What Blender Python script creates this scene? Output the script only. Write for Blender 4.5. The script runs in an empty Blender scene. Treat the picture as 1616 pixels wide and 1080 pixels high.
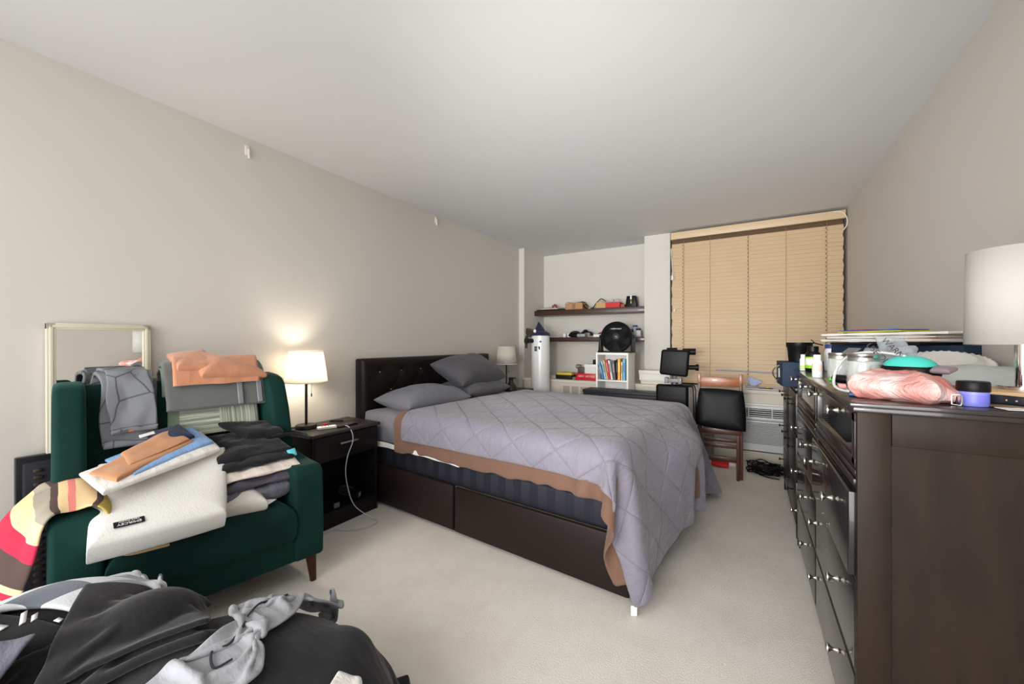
import bpy, bmesh, math, random
import numpy as np
from mathutils import Vector, Matrix, noise
from math import sin, cos, pi, radians as R
scene = bpy.context.scene
random.seed(4)
# ------------------------------------------------------------------ camera, light, exposure
cam = bpy.data.objects.new('camera', bpy.data.cameras.new('camera'))
scene.collection.objects.link(cam)
cam.data.sensor_width = 36; cam.data.lens = 36*615/1616; cam.data.clip_start = .02
cam.location = (0, 0, 1.22); cam.rotation_euler = (R(90), 0, R(31.169))
scene.camera = cam
vs = scene.view_settings
vs.view_transform = 'Standard'; vs.look = 'None'; vs.gamma = 1; vs.use_curve_mapping = False
vs.exposure = 1.35
w = bpy.data.worlds.new('world'); scene.world = w; w.use_nodes = True
w.node_tree.nodes['Background'].inputs[0].default_value = (1, .99, .98, 1)
w.node_tree.nodes['Background'].inputs[1].default_value = .7
def light(name, kind, loc, power, col=(1,1,1), size=.3, rot=(0,0,0), sy=None):
    l = bpy.data.lights.new(name, kind); l.energy = power; l.color = col
    if kind == 'AREA':
        l.size = size
        if sy: l.shape = 'RECTANGLE'; l.size_y = sy
        else: l.shape = 'DISK'
    else: l.shadow_soft_size = size
    o = bpy.data.objects.new(name, l); scene.collection.objects.link(o)
    o.location = loc; o.rotation_euler = rot; return o
light('ceiling_fill', 'POINT', (-.75, -.55, 2.15), 4, (1, .975, .95), .16)  # added fill lamp behind the camera, no fixture modelled
sun = light('rear_fill_sun', 'SUN', (-.6, -3, 2), 2.5, (1, .99, .98)); sun.data.angle = R(75)  # wide soft sun added behind the open side to brighten the far room
sun.rotation_euler = Vector((.10, 1, -.13)).to_track_quat('-Z', 'Y').to_euler()
fl = light('far_end_fill', 'SPOT', (-.35, -1.0, 1.25), 175, (1, .985, .96), .25)  # added fill spot that lifts the dim far end
fl.data.spot_size = R(57); fl.data.spot_blend = 1
fl.rotation_euler = (Vector((-.85, 4.0, 2.05))-fl.location).to_track_quat('-Z', 'Y').to_euler()
# ------------------------------------------------------------------ helpers
C = scene.collection
def lin(c):
    return tuple(((v/255)/12.92 if v/255 <= .04045 else ((v/255+.055)/1.055)**2.4) for v in c) + (1,)
class NT:
    def __init__(s, name):
        s.m = bpy.data.materials.new(name); s.m.use_nodes = True; s.t = s.m.node_tree
        s.b = s.t.nodes['Principled BSDF']
    def n(s, typ, **kw):
        nd = s.t.nodes.new(typ)
        for k, v in kw.items():
            if k.startswith('i_'):
                key = k[2:]; key = int(key) if key.isdigit() else key.replace('_', ' ')
                nd.inputs[key].default_value = v
            else: setattr(nd, k, v)
        return nd
    def l(s, a, b): s.t.links.new(a, b)
    def math(s, op, a, b=None, c=None):
        nd = s.n('ShaderNodeMath', operation=op)
        for i, v in enumerate((a, b, c)):
            if v is None: continue
            if isinstance(v, (int, float)): nd.inputs[i].default_value = v
            else: s.l(v, nd.inputs[i])
        return nd.outputs[0]
    def ramp(s, fac, stops, interp='LINEAR'):
        r = s.n('ShaderNodeValToRGB'); r.color_ramp.interpolation = interp
        e = r.color_ramp.elements
        while len(e) < len(stops): e.new(.5)
        for q, (p, c) in zip(sorted(e, key=lambda x: x.position), stops): pass
        for i, (p, c) in enumerate(stops):
            e[i].position = p; e[i].color = lin(c) if len(c) == 3 else c
        s.l(fac, r.inputs[0]); return r.outputs[0]
    def coord(s, kind='Object'):
        return s.n('ShaderNodeTexCoord').outputs[kind]
    def mapping(s, v, scale=(1,1,1), rot=(0,0,0)):
        mp = s.n('ShaderNodeMapping'); mp.inputs['Scale'].default_value = scale; mp.inputs['Rotation'].default_value = rot
        s.l(v, mp.inputs[0]); return mp.outputs[0]
    def noise(s, v, scale, detail=4, rough=.5):
        nd = s.n('ShaderNodeTexNoise'); nd.inputs['Scale'].default_value = scale
        nd.inputs['Detail'].default_value = detail; nd.inputs['Roughness'].default_value = rough
        s.l(v, nd.inputs['Vector']); return nd.outputs['Fac']
    def bump(s, h, strength=.3, dist=.01, prev=None):
        b = s.n('ShaderNodeBump'); b.inputs['Strength'].default_value = strength; b.inputs['Distance'].default_value = dist
        s.l(h, b.inputs['Height'])
        if prev is not None: s.l(prev, b.inputs['Normal'])
        s.l(b.outputs[0], s.b.inputs['Normal']); return b.outputs[0]
    def mix(s, f, a, b, mode='MIX'):
        nd = s.n('ShaderNodeMix', data_type='RGBA', blend_type=mode)
        if isinstance(f, (int, float)): nd.inputs[0].default_value = f
        else: s.l(f, nd.inputs[0])
        for v, i in ((a, 6), (b, 7)):
            if isinstance(v, tuple): nd.inputs[i].default_value = v if len(v) == 4 else lin(v)
            else: s.l(v, nd.inputs[i])
        return nd.outputs[2]
    def col(s, c):
        if isinstance(c, tuple): s.b.inputs['Base Color'].default_value = c if len(c) == 4 else lin(c)
        else: s.l(c, s.b.inputs['Base Color'])
def plain(name, rgb, rough=.5, metal=0, spec=.5, trans=0, emit=0, bump=0, bscale=80, var=0, vscale=6, coat=0, alpha=1, sheen=0, ior=None):
    if sum(rgb[:3]) < 180 and metal == 0 and not coat: spec *= .4
    t = NT(name); b = t.b
    t.col(rgb); b.inputs['Roughness'].default_value = rough; b.inputs['Metallic'].default_value = metal
    b.inputs['Specular IOR Level'].default_value = spec; b.inputs['Transmission Weight'].default_value = trans
    b.inputs['Coat Weight'].default_value = coat; b.inputs['Alpha'].default_value = alpha
    if ior: b.inputs['IOR'].default_value = ior
    if sheen: b.inputs['Sheen Weight'].default_value = sheen; b.inputs['Sheen Roughness'].default_value = .4
    if emit: b.inputs['Emission Color'].default_value = lin(rgb); b.inputs['Emission Strength'].default_value = emit
    if var:
        f = t.noise(t.coord(), vscale, 5)
        t.col(t.mix(f, tuple(max(0, c*(1-var)) for c in rgb), tuple(min(255, c*(1+var)) for c in rgb)))
    if bump: t.bump(t.noise(t.coord(), bscale, 4), bump, .004)
    return t.m
def fabric(name, rgb, rough=.85, bump=.25, bscale=220, var=.05, fold=.0, sheen=.15):
    t = NT(name); b = t.b; o = t.coord()
    b.inputs['Roughness'].default_value = rough; b.inputs['Specular IOR Level'].default_value = .2
    b.inputs['Sheen Weight'].default_value = sheen; b.inputs['Sheen Roughness'].default_value = .5
    f = t.noise(o, 9, 4)
    t.col(t.mix(f, tuple(c*(1-var) for c in rgb), tuple(min(255, c*(1+var)) for c in rgb)))
    nb = t.bump(t.noise(o, bscale, 3), bump, .002)
    if fold:
        t.bump(t.noise(t.mapping(o, (1, 2.2, 1)), 9, 5, .55), fold, .03, nb)
    return t
def wood(name, a, b_, rough=.35, scale=(1, 12, 12), coat=0, contrast=1, spec=.5):
    t = NT(name); v = t.mapping(t.coord(), scale)
    f = t.noise(v, 3, 6, .6)
    t.col(t.ramp(f, [(.3, a), (.7, b_)])); t.b.inputs['Roughness'].default_value = rough
    t.b.inputs['Coat Weight'].default_value = coat; t.b.inputs['Specular IOR Level'].default_value = spec
    t.bump(t.noise(v, 20, 3), .05, .002)
    return t.m
# meshes ------------------------------------------------------------
def nb(): return bmesh.new()
def bx(bm, c, s, bev=0, seg=2, rot=None):
    r = bmesh.ops.create_cube(bm, size=1); vs_ = r['verts']
    M = Matrix.Translation(c) @ (rot.to_4x4() if rot is not None else Matrix()) @ Matrix.Diagonal((*s, 1))
    bmesh.ops.transform(bm, matrix=M, verts=vs_)
    if bev:
        es = list({e for v in vs_ for e in v.link_edges})
        bmesh.ops.bevel(bm, geom=es, offset=min(bev, min(s)*.49), segments=seg, profile=.5, affect='EDGES')
    return bm
def b2(bm, x0, x1, y0, y1, z0, z1, bev=0, seg=2):
    return bx(bm, ((x0+x1)/2, (y0+y1)/2, (z0+z1)/2), (x1-x0, y1-y0, z1-z0), bev, seg)
def frame_of(d):
    d = Vector(d).normalized(); a = Vector((0,0,1)) if abs(d.z) < .9 else Vector((1,0,0))
    x = a.cross(d).normalized(); return x, d.cross(x)
def cyl(bm, p0, p1, r0, r1=None, seg=24, cap=True):
    r1 = r0 if r1 is None else r1; p0 = Vector(p0); p1 = Vector(p1); x, y = frame_of(p1-p0)
    A = [bm.verts.new(p0 + r0*(x*cos(2*pi*k/seg)+y*sin(2*pi*k/seg))) for k in range(seg)]
    B = [bm.verts.new(p1 + r1*(x*cos(2*pi*k/seg)+y*sin(2*pi*k/seg))) for k in range(seg)]
    for k in range(seg): bm.faces.new((A[k], A[(k+1)%seg], B[(k+1)%seg], B[k]))
    if cap: bm.faces.new(A[::-1]); bm.faces.new(B)
    return bm
def lathe(bm, prof, c=(0,0,0), seg=32, axis=None):
    """prof: list of (r, h) along the axis"""
    c = Vector(c); d = Vector(axis).normalized() if axis else Vector((0,0,1)); x, y = frame_of(d); rows = []
    for r, h in prof:
        if r < 1e-5: rows.append([bm.verts.new(c+d*h)])
        else: rows.append([bm.verts.new(c+d*h+r*(x*cos(2*pi*k/seg)+y*sin(2*pi*k/seg))) for k in range(seg)])
    for a, b in zip(rows, rows[1:]):
        for k in range(seg):
            k2 = (k+1) % seg
            if len(a) == 1 and len(b) == 1: continue
            if len(a) == 1: bm.faces.new((a[0], b[k2], b[k]))
            elif len(b) == 1: bm.faces.new((a[k], a[k2], b[0]))
            else: bm.faces.new((a[k], a[k2], b[k2], b[k]))
    return bm
def smooth_path(pts, n=6):
    pts = [Vector(p) for p in pts]; out = []
    for i in range(len(pts)-1):
        p0 = pts[max(i-1, 0)]; p1 = pts[i]; p2 = pts[i+1]; p3 = pts[min(i+2, len(pts)-1)]
        for k in range(n):
            t = k/n
            out.append(.5*((2*p1)+(-p0+p2)*t+(2*p0-5*p1+4*p2-p3)*t*t+(-p0+3*p1-3*p2+p3)*t**3))
    out.append(pts[-1]); return out
def tube(bm, pts, r, seg=8, sm=6):
    pts = smooth_path(pts, sm) if sm else [Vector(p) for p in pts]
    prev = None; rows = []
    for i, p in enumerate(pts):
        d = (pts[min(i+1, len(pts)-1)] - pts[max(i-1, 0)]).normalized()
        if prev is None: x, y = frame_of(d)
        else:
            x = (prev - d*prev.dot(d)).normalized(); y = d.cross(x)
        prev = x
        rows.append([bm.verts.new(p + r*(x*cos(2*pi*k/seg)+y*sin(2*pi*k/seg))) for k in range(seg)])
    for a, b in zip(rows, rows[1:]):
        for k in range(seg): bm.faces.new((a[k], a[(k+1)%seg], b[(k+1)%seg], b[k]))
    bm.faces.new(rows[0][::-1]); bm.faces.new(rows[-1]); return bm
def prism(bm, poly, a0, a1, axis='y', bev=0, seg=3):
    """poly points (p,q): axis y -> (x,z); axis x -> (y,z); axis z -> (x,y)"""
    f = {'y': lambda p, q, a: (p, a, q), 'x': lambda p, q, a: (a, p, q), 'z': lambda p, q, a: (p, q, a)}[axis]
    A = [bm.verts.new(f(p, q, a0)) for p, q in poly]; B = [bm.verts.new(f(p, q, a1)) for p, q in poly]
    fs = [bm.faces.new(A), bm.faces.new(B[::-1])]
    n = len(poly)
    for k in range(n): fs.append(bm.faces.new((A[k], B[k], B[(k+1)%n], A[(k+1)%n])))
    bmesh.ops.recalc_face_normals(bm, faces=fs)
    if bev:
        es = list({e for v in A+B for e in v.link_edges})
        bmesh.ops.bevel(bm, geom=es, offset=bev, segments=seg, profile=.5, affect='EDGES', clamp_overlap=True)
    return bm
def obj(name, bm, mat, parent=None, smooth=True, ang=40):
    me = bpy.data.meshes.new(name); bm.normal_update(); bm.to_mesh(me); bm.free()
    if smooth:
        me.polygons.foreach_set('use_smooth', [True]*len(me.polygons)); me.set_sharp_from_angle(angle=R(ang))
    for m_ in (mat if isinstance(mat, (list, tuple)) else [mat]): me.materials.append(m_)
    o = bpy.data.objects.new(name, me); C.objects.link(o)
    if parent: o.parent = parent
    return o
def tag(o, label, cat, group=None):
    o['label'] = label; o['category'] = cat
    if group: o['group'] = group
    return o
def thing(name, label, cat, loc=(0,0,0), rz=0, group=None):
    o = bpy.data.objects.new(name, None); C.objects.link(o); o.empty_display_size = .05
    o.location = loc; o.rotation_euler = (0, 0, R(rz)); return tag(o, label, cat, group)
def struct(name, bm, mat, smooth=False):
    o = obj(name, bm, mat, None, smooth); o['kind'] = 'structure'; return o
def nz(p, s=1, seed=0): return noise.noise(Vector((p[0]*s+seed*7.1, p[1]*s-seed*3.3, p[2]*s+seed*1.7)))
def grid_obj(name, P, mat, parent=None, uv=(1, 1), thick=0, sub=1, off=0):
    """P: numpy (ny,nx,3) sheet; uv in metres"""
    ny, nx = P.shape[:2]; me = bpy.data.meshes.new(name)
    idx = np.arange(ny*nx).reshape(ny, nx)
    q = np.stack([idx[:-1,:-1], idx[:-1,1:], idx[1:,1:], idx[1:,:-1]], -1).reshape(-1, 4)
    me.from_pydata(P.reshape(-1, 3).tolist(), [], q.tolist())
    ul = me.uv_layers.new(name='UVMap'); U = (idx % nx)/(nx-1)*uv[0]; V = (idx//nx)/(ny-1)*uv[1]
    flat = q.reshape(-1); ul.data.foreach_set('uv', np.stack([U.reshape(-1)[flat], V.reshape(-1)[flat]], -1).reshape(-1))
    me.polygons.foreach_set('use_smooth', [True]*len(me.polygons))
    me.materials.append(mat); o = bpy.data.objects.new(name, me); C.objects.link(o)
    if parent: o.parent = parent
    if thick:
        m_ = o.modifiers.new('thickness', 'SOLIDIFY'); m_.thickness = thick; m_.offset = off
    if sub:
        m_ = o.modifiers.new('smooth', 'SUBSURF'); m_.levels = sub; m_.render_levels = sub
    return o
def cushion(name, c4, t, mat, parent=None, p=6, pin=0, n=26, wr=0, ws=5, seed=0, up=1, bulge=None, soft=False, uv=(1,1)):
    """closed soft slab over four corners; p high = foam block, soft = pillow"""
    c = [Vector(v) for v in c4]; nrm = ((c[1]-c[0]).cross(c[3]-c[0])).normalized()*up
    S_ = [sin(pi/2*(-1+2*i/(n-1))) for i in range(n)]
    def pt(u, v, side):
        u2 = u*(1-pin*(1-v*v)); v2 = v*(1-pin*(1-u*u))
        a = (u2+1)/2; b = (v2+1)/2
        base = c[0]*(1-a)*(1-b)+c[1]*a*(1-b)+c[2]*a*b+c[3]*(1-a)*b
        if soft: f = max(0, (1-abs(u)**p)*(1-abs(v)**p))**.5
        else: f = max(0, 1-max(abs(u), abs(v))**p)**(1/p)
        if bulge: f *= bulge(a, b, side)
        q = base + nrm*(t/2*f*side)
        if wr:
            d = wr*(nz(q, ws, seed)+.5*nz(q, ws*2.3, seed+3))*(f if not soft else (.3+f))
            q = q + nrm*d*side + Vector((nz(q, ws*.7, seed+5), nz(q, ws*.7, seed+6), 0))*wr*.8
        return q
    verts = []; faces = []; T = {}; B = {}; uvs = []
    for j in range(n):
        for i in range(n):
            T[i, j] = len(verts); verts.append(pt(S_[i], S_[j], 1)); uvs.append(((S_[i]+1)/2*uv[0], (S_[j]+1)/2*uv[1]))
            if i in (0, n-1) or j in (0, n-1): B[i, j] = T[i, j]
            else: B[i, j] = len(verts); verts.append(pt(S_[i], S_[j], -1)); uvs.append(((S_[i]+1)/2*uv[0], (S_[j]+1)/2*uv[1]))
    for j in range(n-1):
        for i in range(n-1):
            faces.append((T[i,j], T[i+1,j], T[i+1,j+1], T[i,j+1])); faces.append((B[i,j+1], B[i+1,j+1], B[i+1,j], B[i,j]))
    if up < 0: faces = [f[::-1] for f in faces]
    me = bpy.data.meshes.new(name); me.from_pydata([tuple(v) for v in verts], [], faces)
    ul = me.uv_layers.new(name='UVMap')
    for lp in me.loops: ul.data[lp.index].uv = uvs[lp.vertex_index]
    me.polygons.foreach_set('use_smooth', [True]*len(me.polygons)); me.materials.append(mat)
    o = bpy.data.objects.new(name, me); C.objects.link(o)
    if parent: o.parent = parent
    return o
def text(name, body, size, loc, rot, mat, parent=None, ext=.0006, align='CENTER'):
    cu = bpy.data.curves.new(name, 'FONT'); cu.body = body; cu.size = size; cu.extrude = ext; cu.align_x = align; cu.align_y = 'CENTER'
    tmp = bpy.data.objects.new(name, cu); C.objects.link(tmp)
    me = bpy.data.meshes.new_from_object(tmp); bpy.data.objects.remove(tmp)
    me.name = name; me.materials.clear(); me.materials.append(mat)
    o = bpy.data.objects.new(name, me); C.objects.link(o); o.location = loc
    o.rotation_euler = rot
    if parent: o.parent = parent
    return o
# cloth solver --------------------------------------------------------
class Box:
    def __init__(s, c, h, rz=0, r=.02, Rm=None):
        s.c = np.array(c, float); s.h = np.array(h, float)-r; s.r = r
        a = R(rz); s.M = np.array([[cos(a), -sin(a), 0], [sin(a), cos(a), 0], [0, 0, 1]]) if Rm is None else np.array(Rm)
    def push(s, P, t):
        L = (P-s.c) @ s.M; q = np.abs(L)-s.h
        o = np.maximum(q, 0); ol = np.linalg.norm(o, axis=1); ins = q.max(1)
        d = np.where(ins > 0, ol, ins)-s.r-t
        m = d < 0
        if not m.any(): return P, m
        g = np.where((ins > 0)[:, None], o/np.maximum(ol, 1e-9)[:, None], (q == ins[:, None]).astype(float))*np.sign(L)
        P = P.copy(); P[m] -= (d[m, None]*g[m]) @ s.M.T
        return P, m
class Ell:
    def __init__(s, c, r, rz=0):
        s.c = np.array(c, float); s.r = np.array(r, float); a = R(rz)
        s.M = np.array([[cos(a), -sin(a), 0], [sin(a), cos(a), 0], [0, 0, 1]])
    def push(s, P, t):
        L = (P-s.c) @ s.M; rr = s.r+t; k = np.linalg.norm(L/rr, axis=1); m = k < 1
        if not m.any(): return P, m
        P = P.copy(); P[m] = (L[m]/np.maximum(k[m], 1e-3)[:, None]) @ s.M.T + s.c
        return P, m
class HMap:
    def __init__(s, x0, y0, x1, y1, res=.012):
        s.x0, s.y0, s.res = x0, y0, res; s.H = np.full((int((y1-y0)/res)+2, int((x1-x0)/res)+2), -1.)
    def add(s, P):
        P = P.reshape(P.shape)
        Q = [P]
        a = P
        mid = (a[:-1]+a[1:])/2; Q.append(mid); Q.append((a[:, :-1]+a[:, 1:])/2); Q.append((mid[:, :-1]+mid[:, 1:])/2)
        for q in Q:
            q = q.reshape(-1, 3); i = ((q[:, 0]-s.x0)/s.res).astype(int); j = ((q[:, 1]-s.y0)/s.res).astype(int)
            ok = (i >= 1) & (j >= 1) & (i < s.H.shape[1]-2) & (j < s.H.shape[0]-2)
            for di in (0, 1):
                for dj in (0, 1): np.maximum.at(s.H, (j[ok]+dj, i[ok]+di), q[ok, 2])
    def smooth(s, k=1):
        for _ in range(k):
            H = s.H; m = np.maximum.reduce([H, np.roll(H,1,0), np.roll(H,-1,0), np.roll(H,1,1), np.roll(H,-1,1)])
            s.H = (m*2+H+np.roll(m,1,0)+np.roll(m,-1,0)+np.roll(m,1,1)+np.roll(m,-1,1))/7
    def push(s, P, t):
        i = ((P[:, 0]-s.x0)/s.res).clip(0, s.H.shape[1]-2); j = ((P[:, 1]-s.y0)/s.res).clip(0, s.H.shape[0]-2)
        a = i.astype(int); b = j.astype(int); u = i-a; v = j-b; H = s.H
        h = H[b, a]*(1-u)*(1-v)+H[b, a+1]*u*(1-v)+H[b+1, a]*(1-u)*v+H[b+1, a+1]*u*v
        m = (P[:, 2] < h+t) & (h > -.5)
        P = P.copy(); P[m, 2] = (h+t)[m]; return P, m
def sim(P, dx, dy, cols, steps=100, iters=10, t=.008, fric=.5, bend=.25, pins=None, g=2.2, floor=True, damp=.985, seed=0):
    P = P.copy(); ny, nx = P.shape[:2]; rng = np.random.default_rng(seed)
    P += rng.normal(0, .002, P.shape); prev = P.copy(); dt = 1/50; dd = math.hypot(dx, dy)
    def con(A, B, L, k=1.):
        d = B-A; l = np.linalg.norm(d, axis=-1, keepdims=True)+1e-9; c = d*((l-L)/l*.5*k); A += c; B -= c
    for st in range(steps):
        V = (P-prev)*damp; prev = P.copy(); P = P+V; P[..., 2] -= g*dt*dt
        for it in range(iters):
            for s_ in (0, 1):
                A = P[:, s_:nx-1:2]; con(A, P[:, s_+1::2][:, :A.shape[1]], dx)
                A = P[s_:ny-1:2]; con(A, P[s_+1::2][:A.shape[0]], dy)
                A = P[s_:ny-1:2, :-1]; con(A, P[s_+1::2][:A.shape[0], 1:], dd, .6)
                A = P[s_:ny-1:2, 1:]; con(A, P[s_+1::2][:A.shape[0], :-1], dd, .6)
            if bend and it % 2 == 0:
                for s_ in (0, 1):
                    for q in (0, 1, 2, 3):
                        if s_ == 0:
                            n_ = len(range(q, nx-2, 4))
                            if n_: con(P[:, q:nx-2:4], P[:, q+2:nx:4][:, :n_], 2*dx, bend)
                        else:
                            n_ = len(range(q, ny-2, 4))
                            if n_: con(P[q:ny-2:4], P[q+2:ny:4][:n_], 2*dy, bend)
            if it % 3 == 2 or it == iters-1:
                F_ = P.reshape(-1, 3); hit = np.zeros(len(F_), bool)
                for c in cols:
                    F_, m = c.push(F_, t); hit |= m
                if floor:
                    m = F_[:, 2] < t; F_[m, 2] = t; hit |= m
                P = F_.reshape(ny, nx, 3).copy()
                if it == iters-1 and fric:
                    h = hit.reshape(ny, nx)
                    P[h, :2] += (prev[h, :2]-P[h, :2])*fric
            if pins is not None: P[pins[0]] = pins[1]
        if pins is not None: P[pins[0]] = pins[1]; prev[pins[0]] = pins[1]
    return P
def sheet(o, eu, ev, nx, ny, lift=0, slack=1.0, crump=0, seed=0):
    """start grid; eu, ev full edge vectors; slack>1 gives more cloth than room, so it wrinkles"""
    o = np.array(o, float); eu = np.array(eu, float); ev = np.array(ev, float)
    a = np.linspace(0, 1, nx)[None, :, None]; b = np.linspace(0, 1, ny)[:, None, None]
    P = o+eu*a+ev*b; P = P+0
    if crump:
        for j in range(ny):
            for i in range(nx):
                q = P[j, i]; P[j, i, 2] += crump*(nz(q, 5, seed)+.6*nz(q, 11, seed+2)); P[j, i, 0] += crump*.5*nz(q, 6, seed+4); P[j, i, 1] += crump*.5*nz(q, 6, seed+8)
    return P, np.linalg.norm(eu)/(nx-1)*slack, np.linalg.norm(ev)/(ny-1)*slack
# ------------------------------------------------------------------ materials
def wall_mat(name, rgb):
    t = NT(name); t.b.inputs['Roughness'].default_value = .85; t.b.inputs['Specular IOR Level'].default_value = .25
    o = t.coord(); f = t.noise(o, .8, 3)
    t.col(t.mix(f, tuple(c*.985 for c in rgb), tuple(c*1.01 for c in rgb))); t.bump(t.noise(o, 140, 3), .06, .002); return t.m
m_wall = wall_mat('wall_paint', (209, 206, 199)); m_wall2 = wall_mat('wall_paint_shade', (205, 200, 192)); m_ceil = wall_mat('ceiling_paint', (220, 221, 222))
t = NT('carpet'); o = t.coord(); t.b.inputs['Roughness'].default_value = .95; t.b.inputs['Specular IOR Level'].default_value = .1
f1 = t.noise(o, 2.2, 6, .65); f2 = t.noise(o, 260, 3)
c1 = t.ramp(f1, [(.3, (220, 214, 203)), (.5, (230, 225, 216)), (.72, (236, 232, 224))])
t.col(t.mix(f2, c1, (206, 199, 188))); t.l(t.ramp(f2, [(.3, (0,0,0)), (.7, (70,70,70))]), [n for n in t.t.nodes if n.bl_idname == 'ShaderNodeMix'][-1].inputs[0])
t.bump(t.noise(o, 160, 5, .7), .55, .012); m_carpet = t.m
m_trim = plain('trim_paint', (226, 221, 211), .45, bump=.03)
m_cover = plain('convector_paint', (214, 207, 194), .5, bump=.03, var=.02)
m_dark = wood('espresso_wood', (24, 15, 12), (38, 25, 20), .3, (2, 2, 14), .15)
m_dark2 = plain('black_laminate', (22, 20, 20), .42, bump=.02, bscale=200)
m_draw = plain('espresso_drawer_gloss', (22, 18, 17), .25, coat=.3, bump=.01)
m_blackwood = wood('black_chest_paint', (18, 18, 20), (28, 27, 29), .35, (1, 1, 8))
m_nickel = plain('brushed_nickel', (200, 196, 188), .28, 1)
m_chrome = plain('chrome', (225, 225, 225), .08, 1)
m_blackpl = plain('black_plastic', (15, 15, 16), .4)
m_blackmt = plain('black_metal', (28, 26, 25), .4, .3)
m_leather = plain('black_leatherette', (15, 15, 16), .42, spec=.35, bump=.1, bscale=320)
m_hbleather = plain('brown_black_leatherette', (27, 21, 19), .38, bump=.12, bscale=300)
m_rail = plain('espresso_side_panel', (34, 26, 24), .45, bump=.05, bscale=200)
m_white = plain('white_plastic', (232, 232, 230), .35)
m_whitebx = plain('white_laminate', (226, 224, 219), .45)
m_paper = plain('paper', (232, 230, 225), .8)
m_greyplas = plain('grey_plastic', (120, 122, 124), .45)
m_navybox = plain('navy_cardboard', (34, 50, 70), .6, bump=.04)
m_orangewood = wood('reddish_pine', (130, 74, 44), (176, 112, 72), .35, (2, 2, 14), .2)
m_redwood = wood('reddish_brown_wood', (64, 32, 24), (98, 54, 40), .4, (8, 8, 2), .1)
m_lightwood = wood('light_beech', (206, 166, 120), (222, 186, 142), .4, (1, 10, 10))
m_card = plain('cardboard', (178, 136, 96), .8, bump=.05, var=.04)
m_red = plain('red_card', (200, 28, 28), .5)
m_glass = plain('clear_glass', (226, 232, 228), .06, spec=.9, alpha=.32, bump=0)
m_green = plain('velvet_legs_walnut', (64, 36, 26), .35)
# velvet
t = NT('green_velvet'); o = t.coord(); b = t.b; b.inputs['Roughness'].default_value = .75; b.inputs['Specular IOR Level'].default_value = .15
b.inputs['Sheen Weight'].default_value = .55; b.inputs['Sheen Roughness'].default_value = .35; b.inputs['Sheen Tint'].default_value = lin((90, 140, 128))
f = t.noise(o, 3.5, 4, .5); t.col(t.ramp(f, [(.35, (7, 37, 34)), (.65, (14, 52, 47))])); t.bump(t.noise(o, 400, 2), .1, .001); m_velvet = t.m
# ------------------------------------------------------------------ room
XL, XR, YB, YA, H = -2.71, .815, 4.91, 5.28, 2.51
YF = -1.3
struct('floor', b2(nb(), XL-.15, XR+.15, YF, YA+.15, -.1, 0), m_carpet)
struct('ceiling', b2(nb(), XL-.15, XR+.15, YF, YA+.15, H, H+.1), m_ceil)
struct('wall_left', b2(nb(), XL-.15, XL, YF, YA+.15, 0, H), m_wall)
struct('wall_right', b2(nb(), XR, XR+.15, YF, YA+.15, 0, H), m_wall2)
struct('wall_back', b2(nb(), XL-.15, -1.08, YA, YA+.15, 0, H), m_wall)
bm = nb(); b2(bm, -1.08, -.785, YB, YA+.15, 0, H); struct('wall_column', bm, m_wall)
struct('wall_chase', b2(nb(), XL, -2.63, 4.67, YA, 0, H), m_wall)
# window wall: sill wall below, recess with dark frame and dim night glass behind the blind
bm = nb(); b2(bm, -.785, XR, YB, YB+.2, 0, .70); struct('wall_window', bm, m_wall)
m_wframe = plain('bronze_window_frame', (54, 44, 36), .5); m_dusk = plain('dim_window_glass', (34, 36, 40), .1, spec=.5)
bm = nb(); 
for a in ((-.785, -.735), (.765, .815), (-.01, .04)): b2(bm, a[0], a[1], 5.02, 5.08, .70, H)
for a in ((.70, .76), (2.44, H)): b2(bm, -.785, .815, 5.02, 5.08, a[0], a[1])
b2(bm, -.785, .815, 5.09, 5.11, .70, H)
o = struct('window_1', bm, m_wframe)
gp = obj('pane', b2(nb(), -.74, .77, 5.045, 5.055, .75, 2.45), m_dusk, o, False)
bm = nb(); b2(bm, XL, XR, 0, 0, 0, 0) if 0 else None
struct('baseboard_left', b2(nb(), XL, XL+.012, YF, 4.67, 0, .09, .003), m_trim)
struct('baseboard_right', b2(nb(), XR-.012, XR, YF, 4.62, 0, .09, .003), m_trim)
# convector cover with sill along the far wall
bm = nb(); ac0, ac1 = -.42, .56
YS = 4.64
b2(bm, -2.63, XR, YS-.02, YA if 0 else YB, .70, .735, .004)
b2(bm, -2.63, -1.08, YB, YA, .70, .735)
b2(bm, -2.63, ac0, YS, YS+.02, .10, .70)
b2(bm, ac1, XR, YS, YS+.02, .10, .70)
b2(bm, ac0, ac1, YS, YS+.02, .60, .70)
b2(bm, -2.63, XR, YS+.05, YS+.07, 0, .10)
for a in (-2.63, ac0-.01, ac1): b2(bm, a, a+.01, YS, YB, .0, .70)
struct('trim_1', bm, m_cover)
# grille of the convector
bm = nb()
for k in range(8): b2(bm, -2.06+k*.118, -2.052+k*.118+.018, YS-.012, YS, .25, .655, .002)
b2(bm, -2.07, -1.2, YS-.012, YS, .655, .675, .002); b2(bm, -2.07, -1.2, YS-.012, YS, .23, .25, .002)
g = struct('trim_2', bm, m_cover)
obj('grille_mesh', b2(nb(), -2.06, -1.21, YS-.004, YS-.001, .25, .655), plain('grille_mesh', (178, 166, 152), .7, bump=.3, bscale=900), g)
# ceiling seam bracket marks
for y_, z_ in ((1.24, 2.43), (2.98, 2.455)):
    bm = nb(); b2(bm, XL, XL+.012, y_-.012, y_+.012, z_-.03, z_+.03, .003); b2(bm, XL+.006, XL+.02, y_+.002, y_+.012, z_-.05, z_+.01, .002)
    tag(obj('curtain_bracket', bm, m_trim), 'small white bracket at the top of the left wall, ' + ('nearer the camera' if y_ < 2 else 'farther from the camera'), 'bracket', 'white wall brackets')
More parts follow.
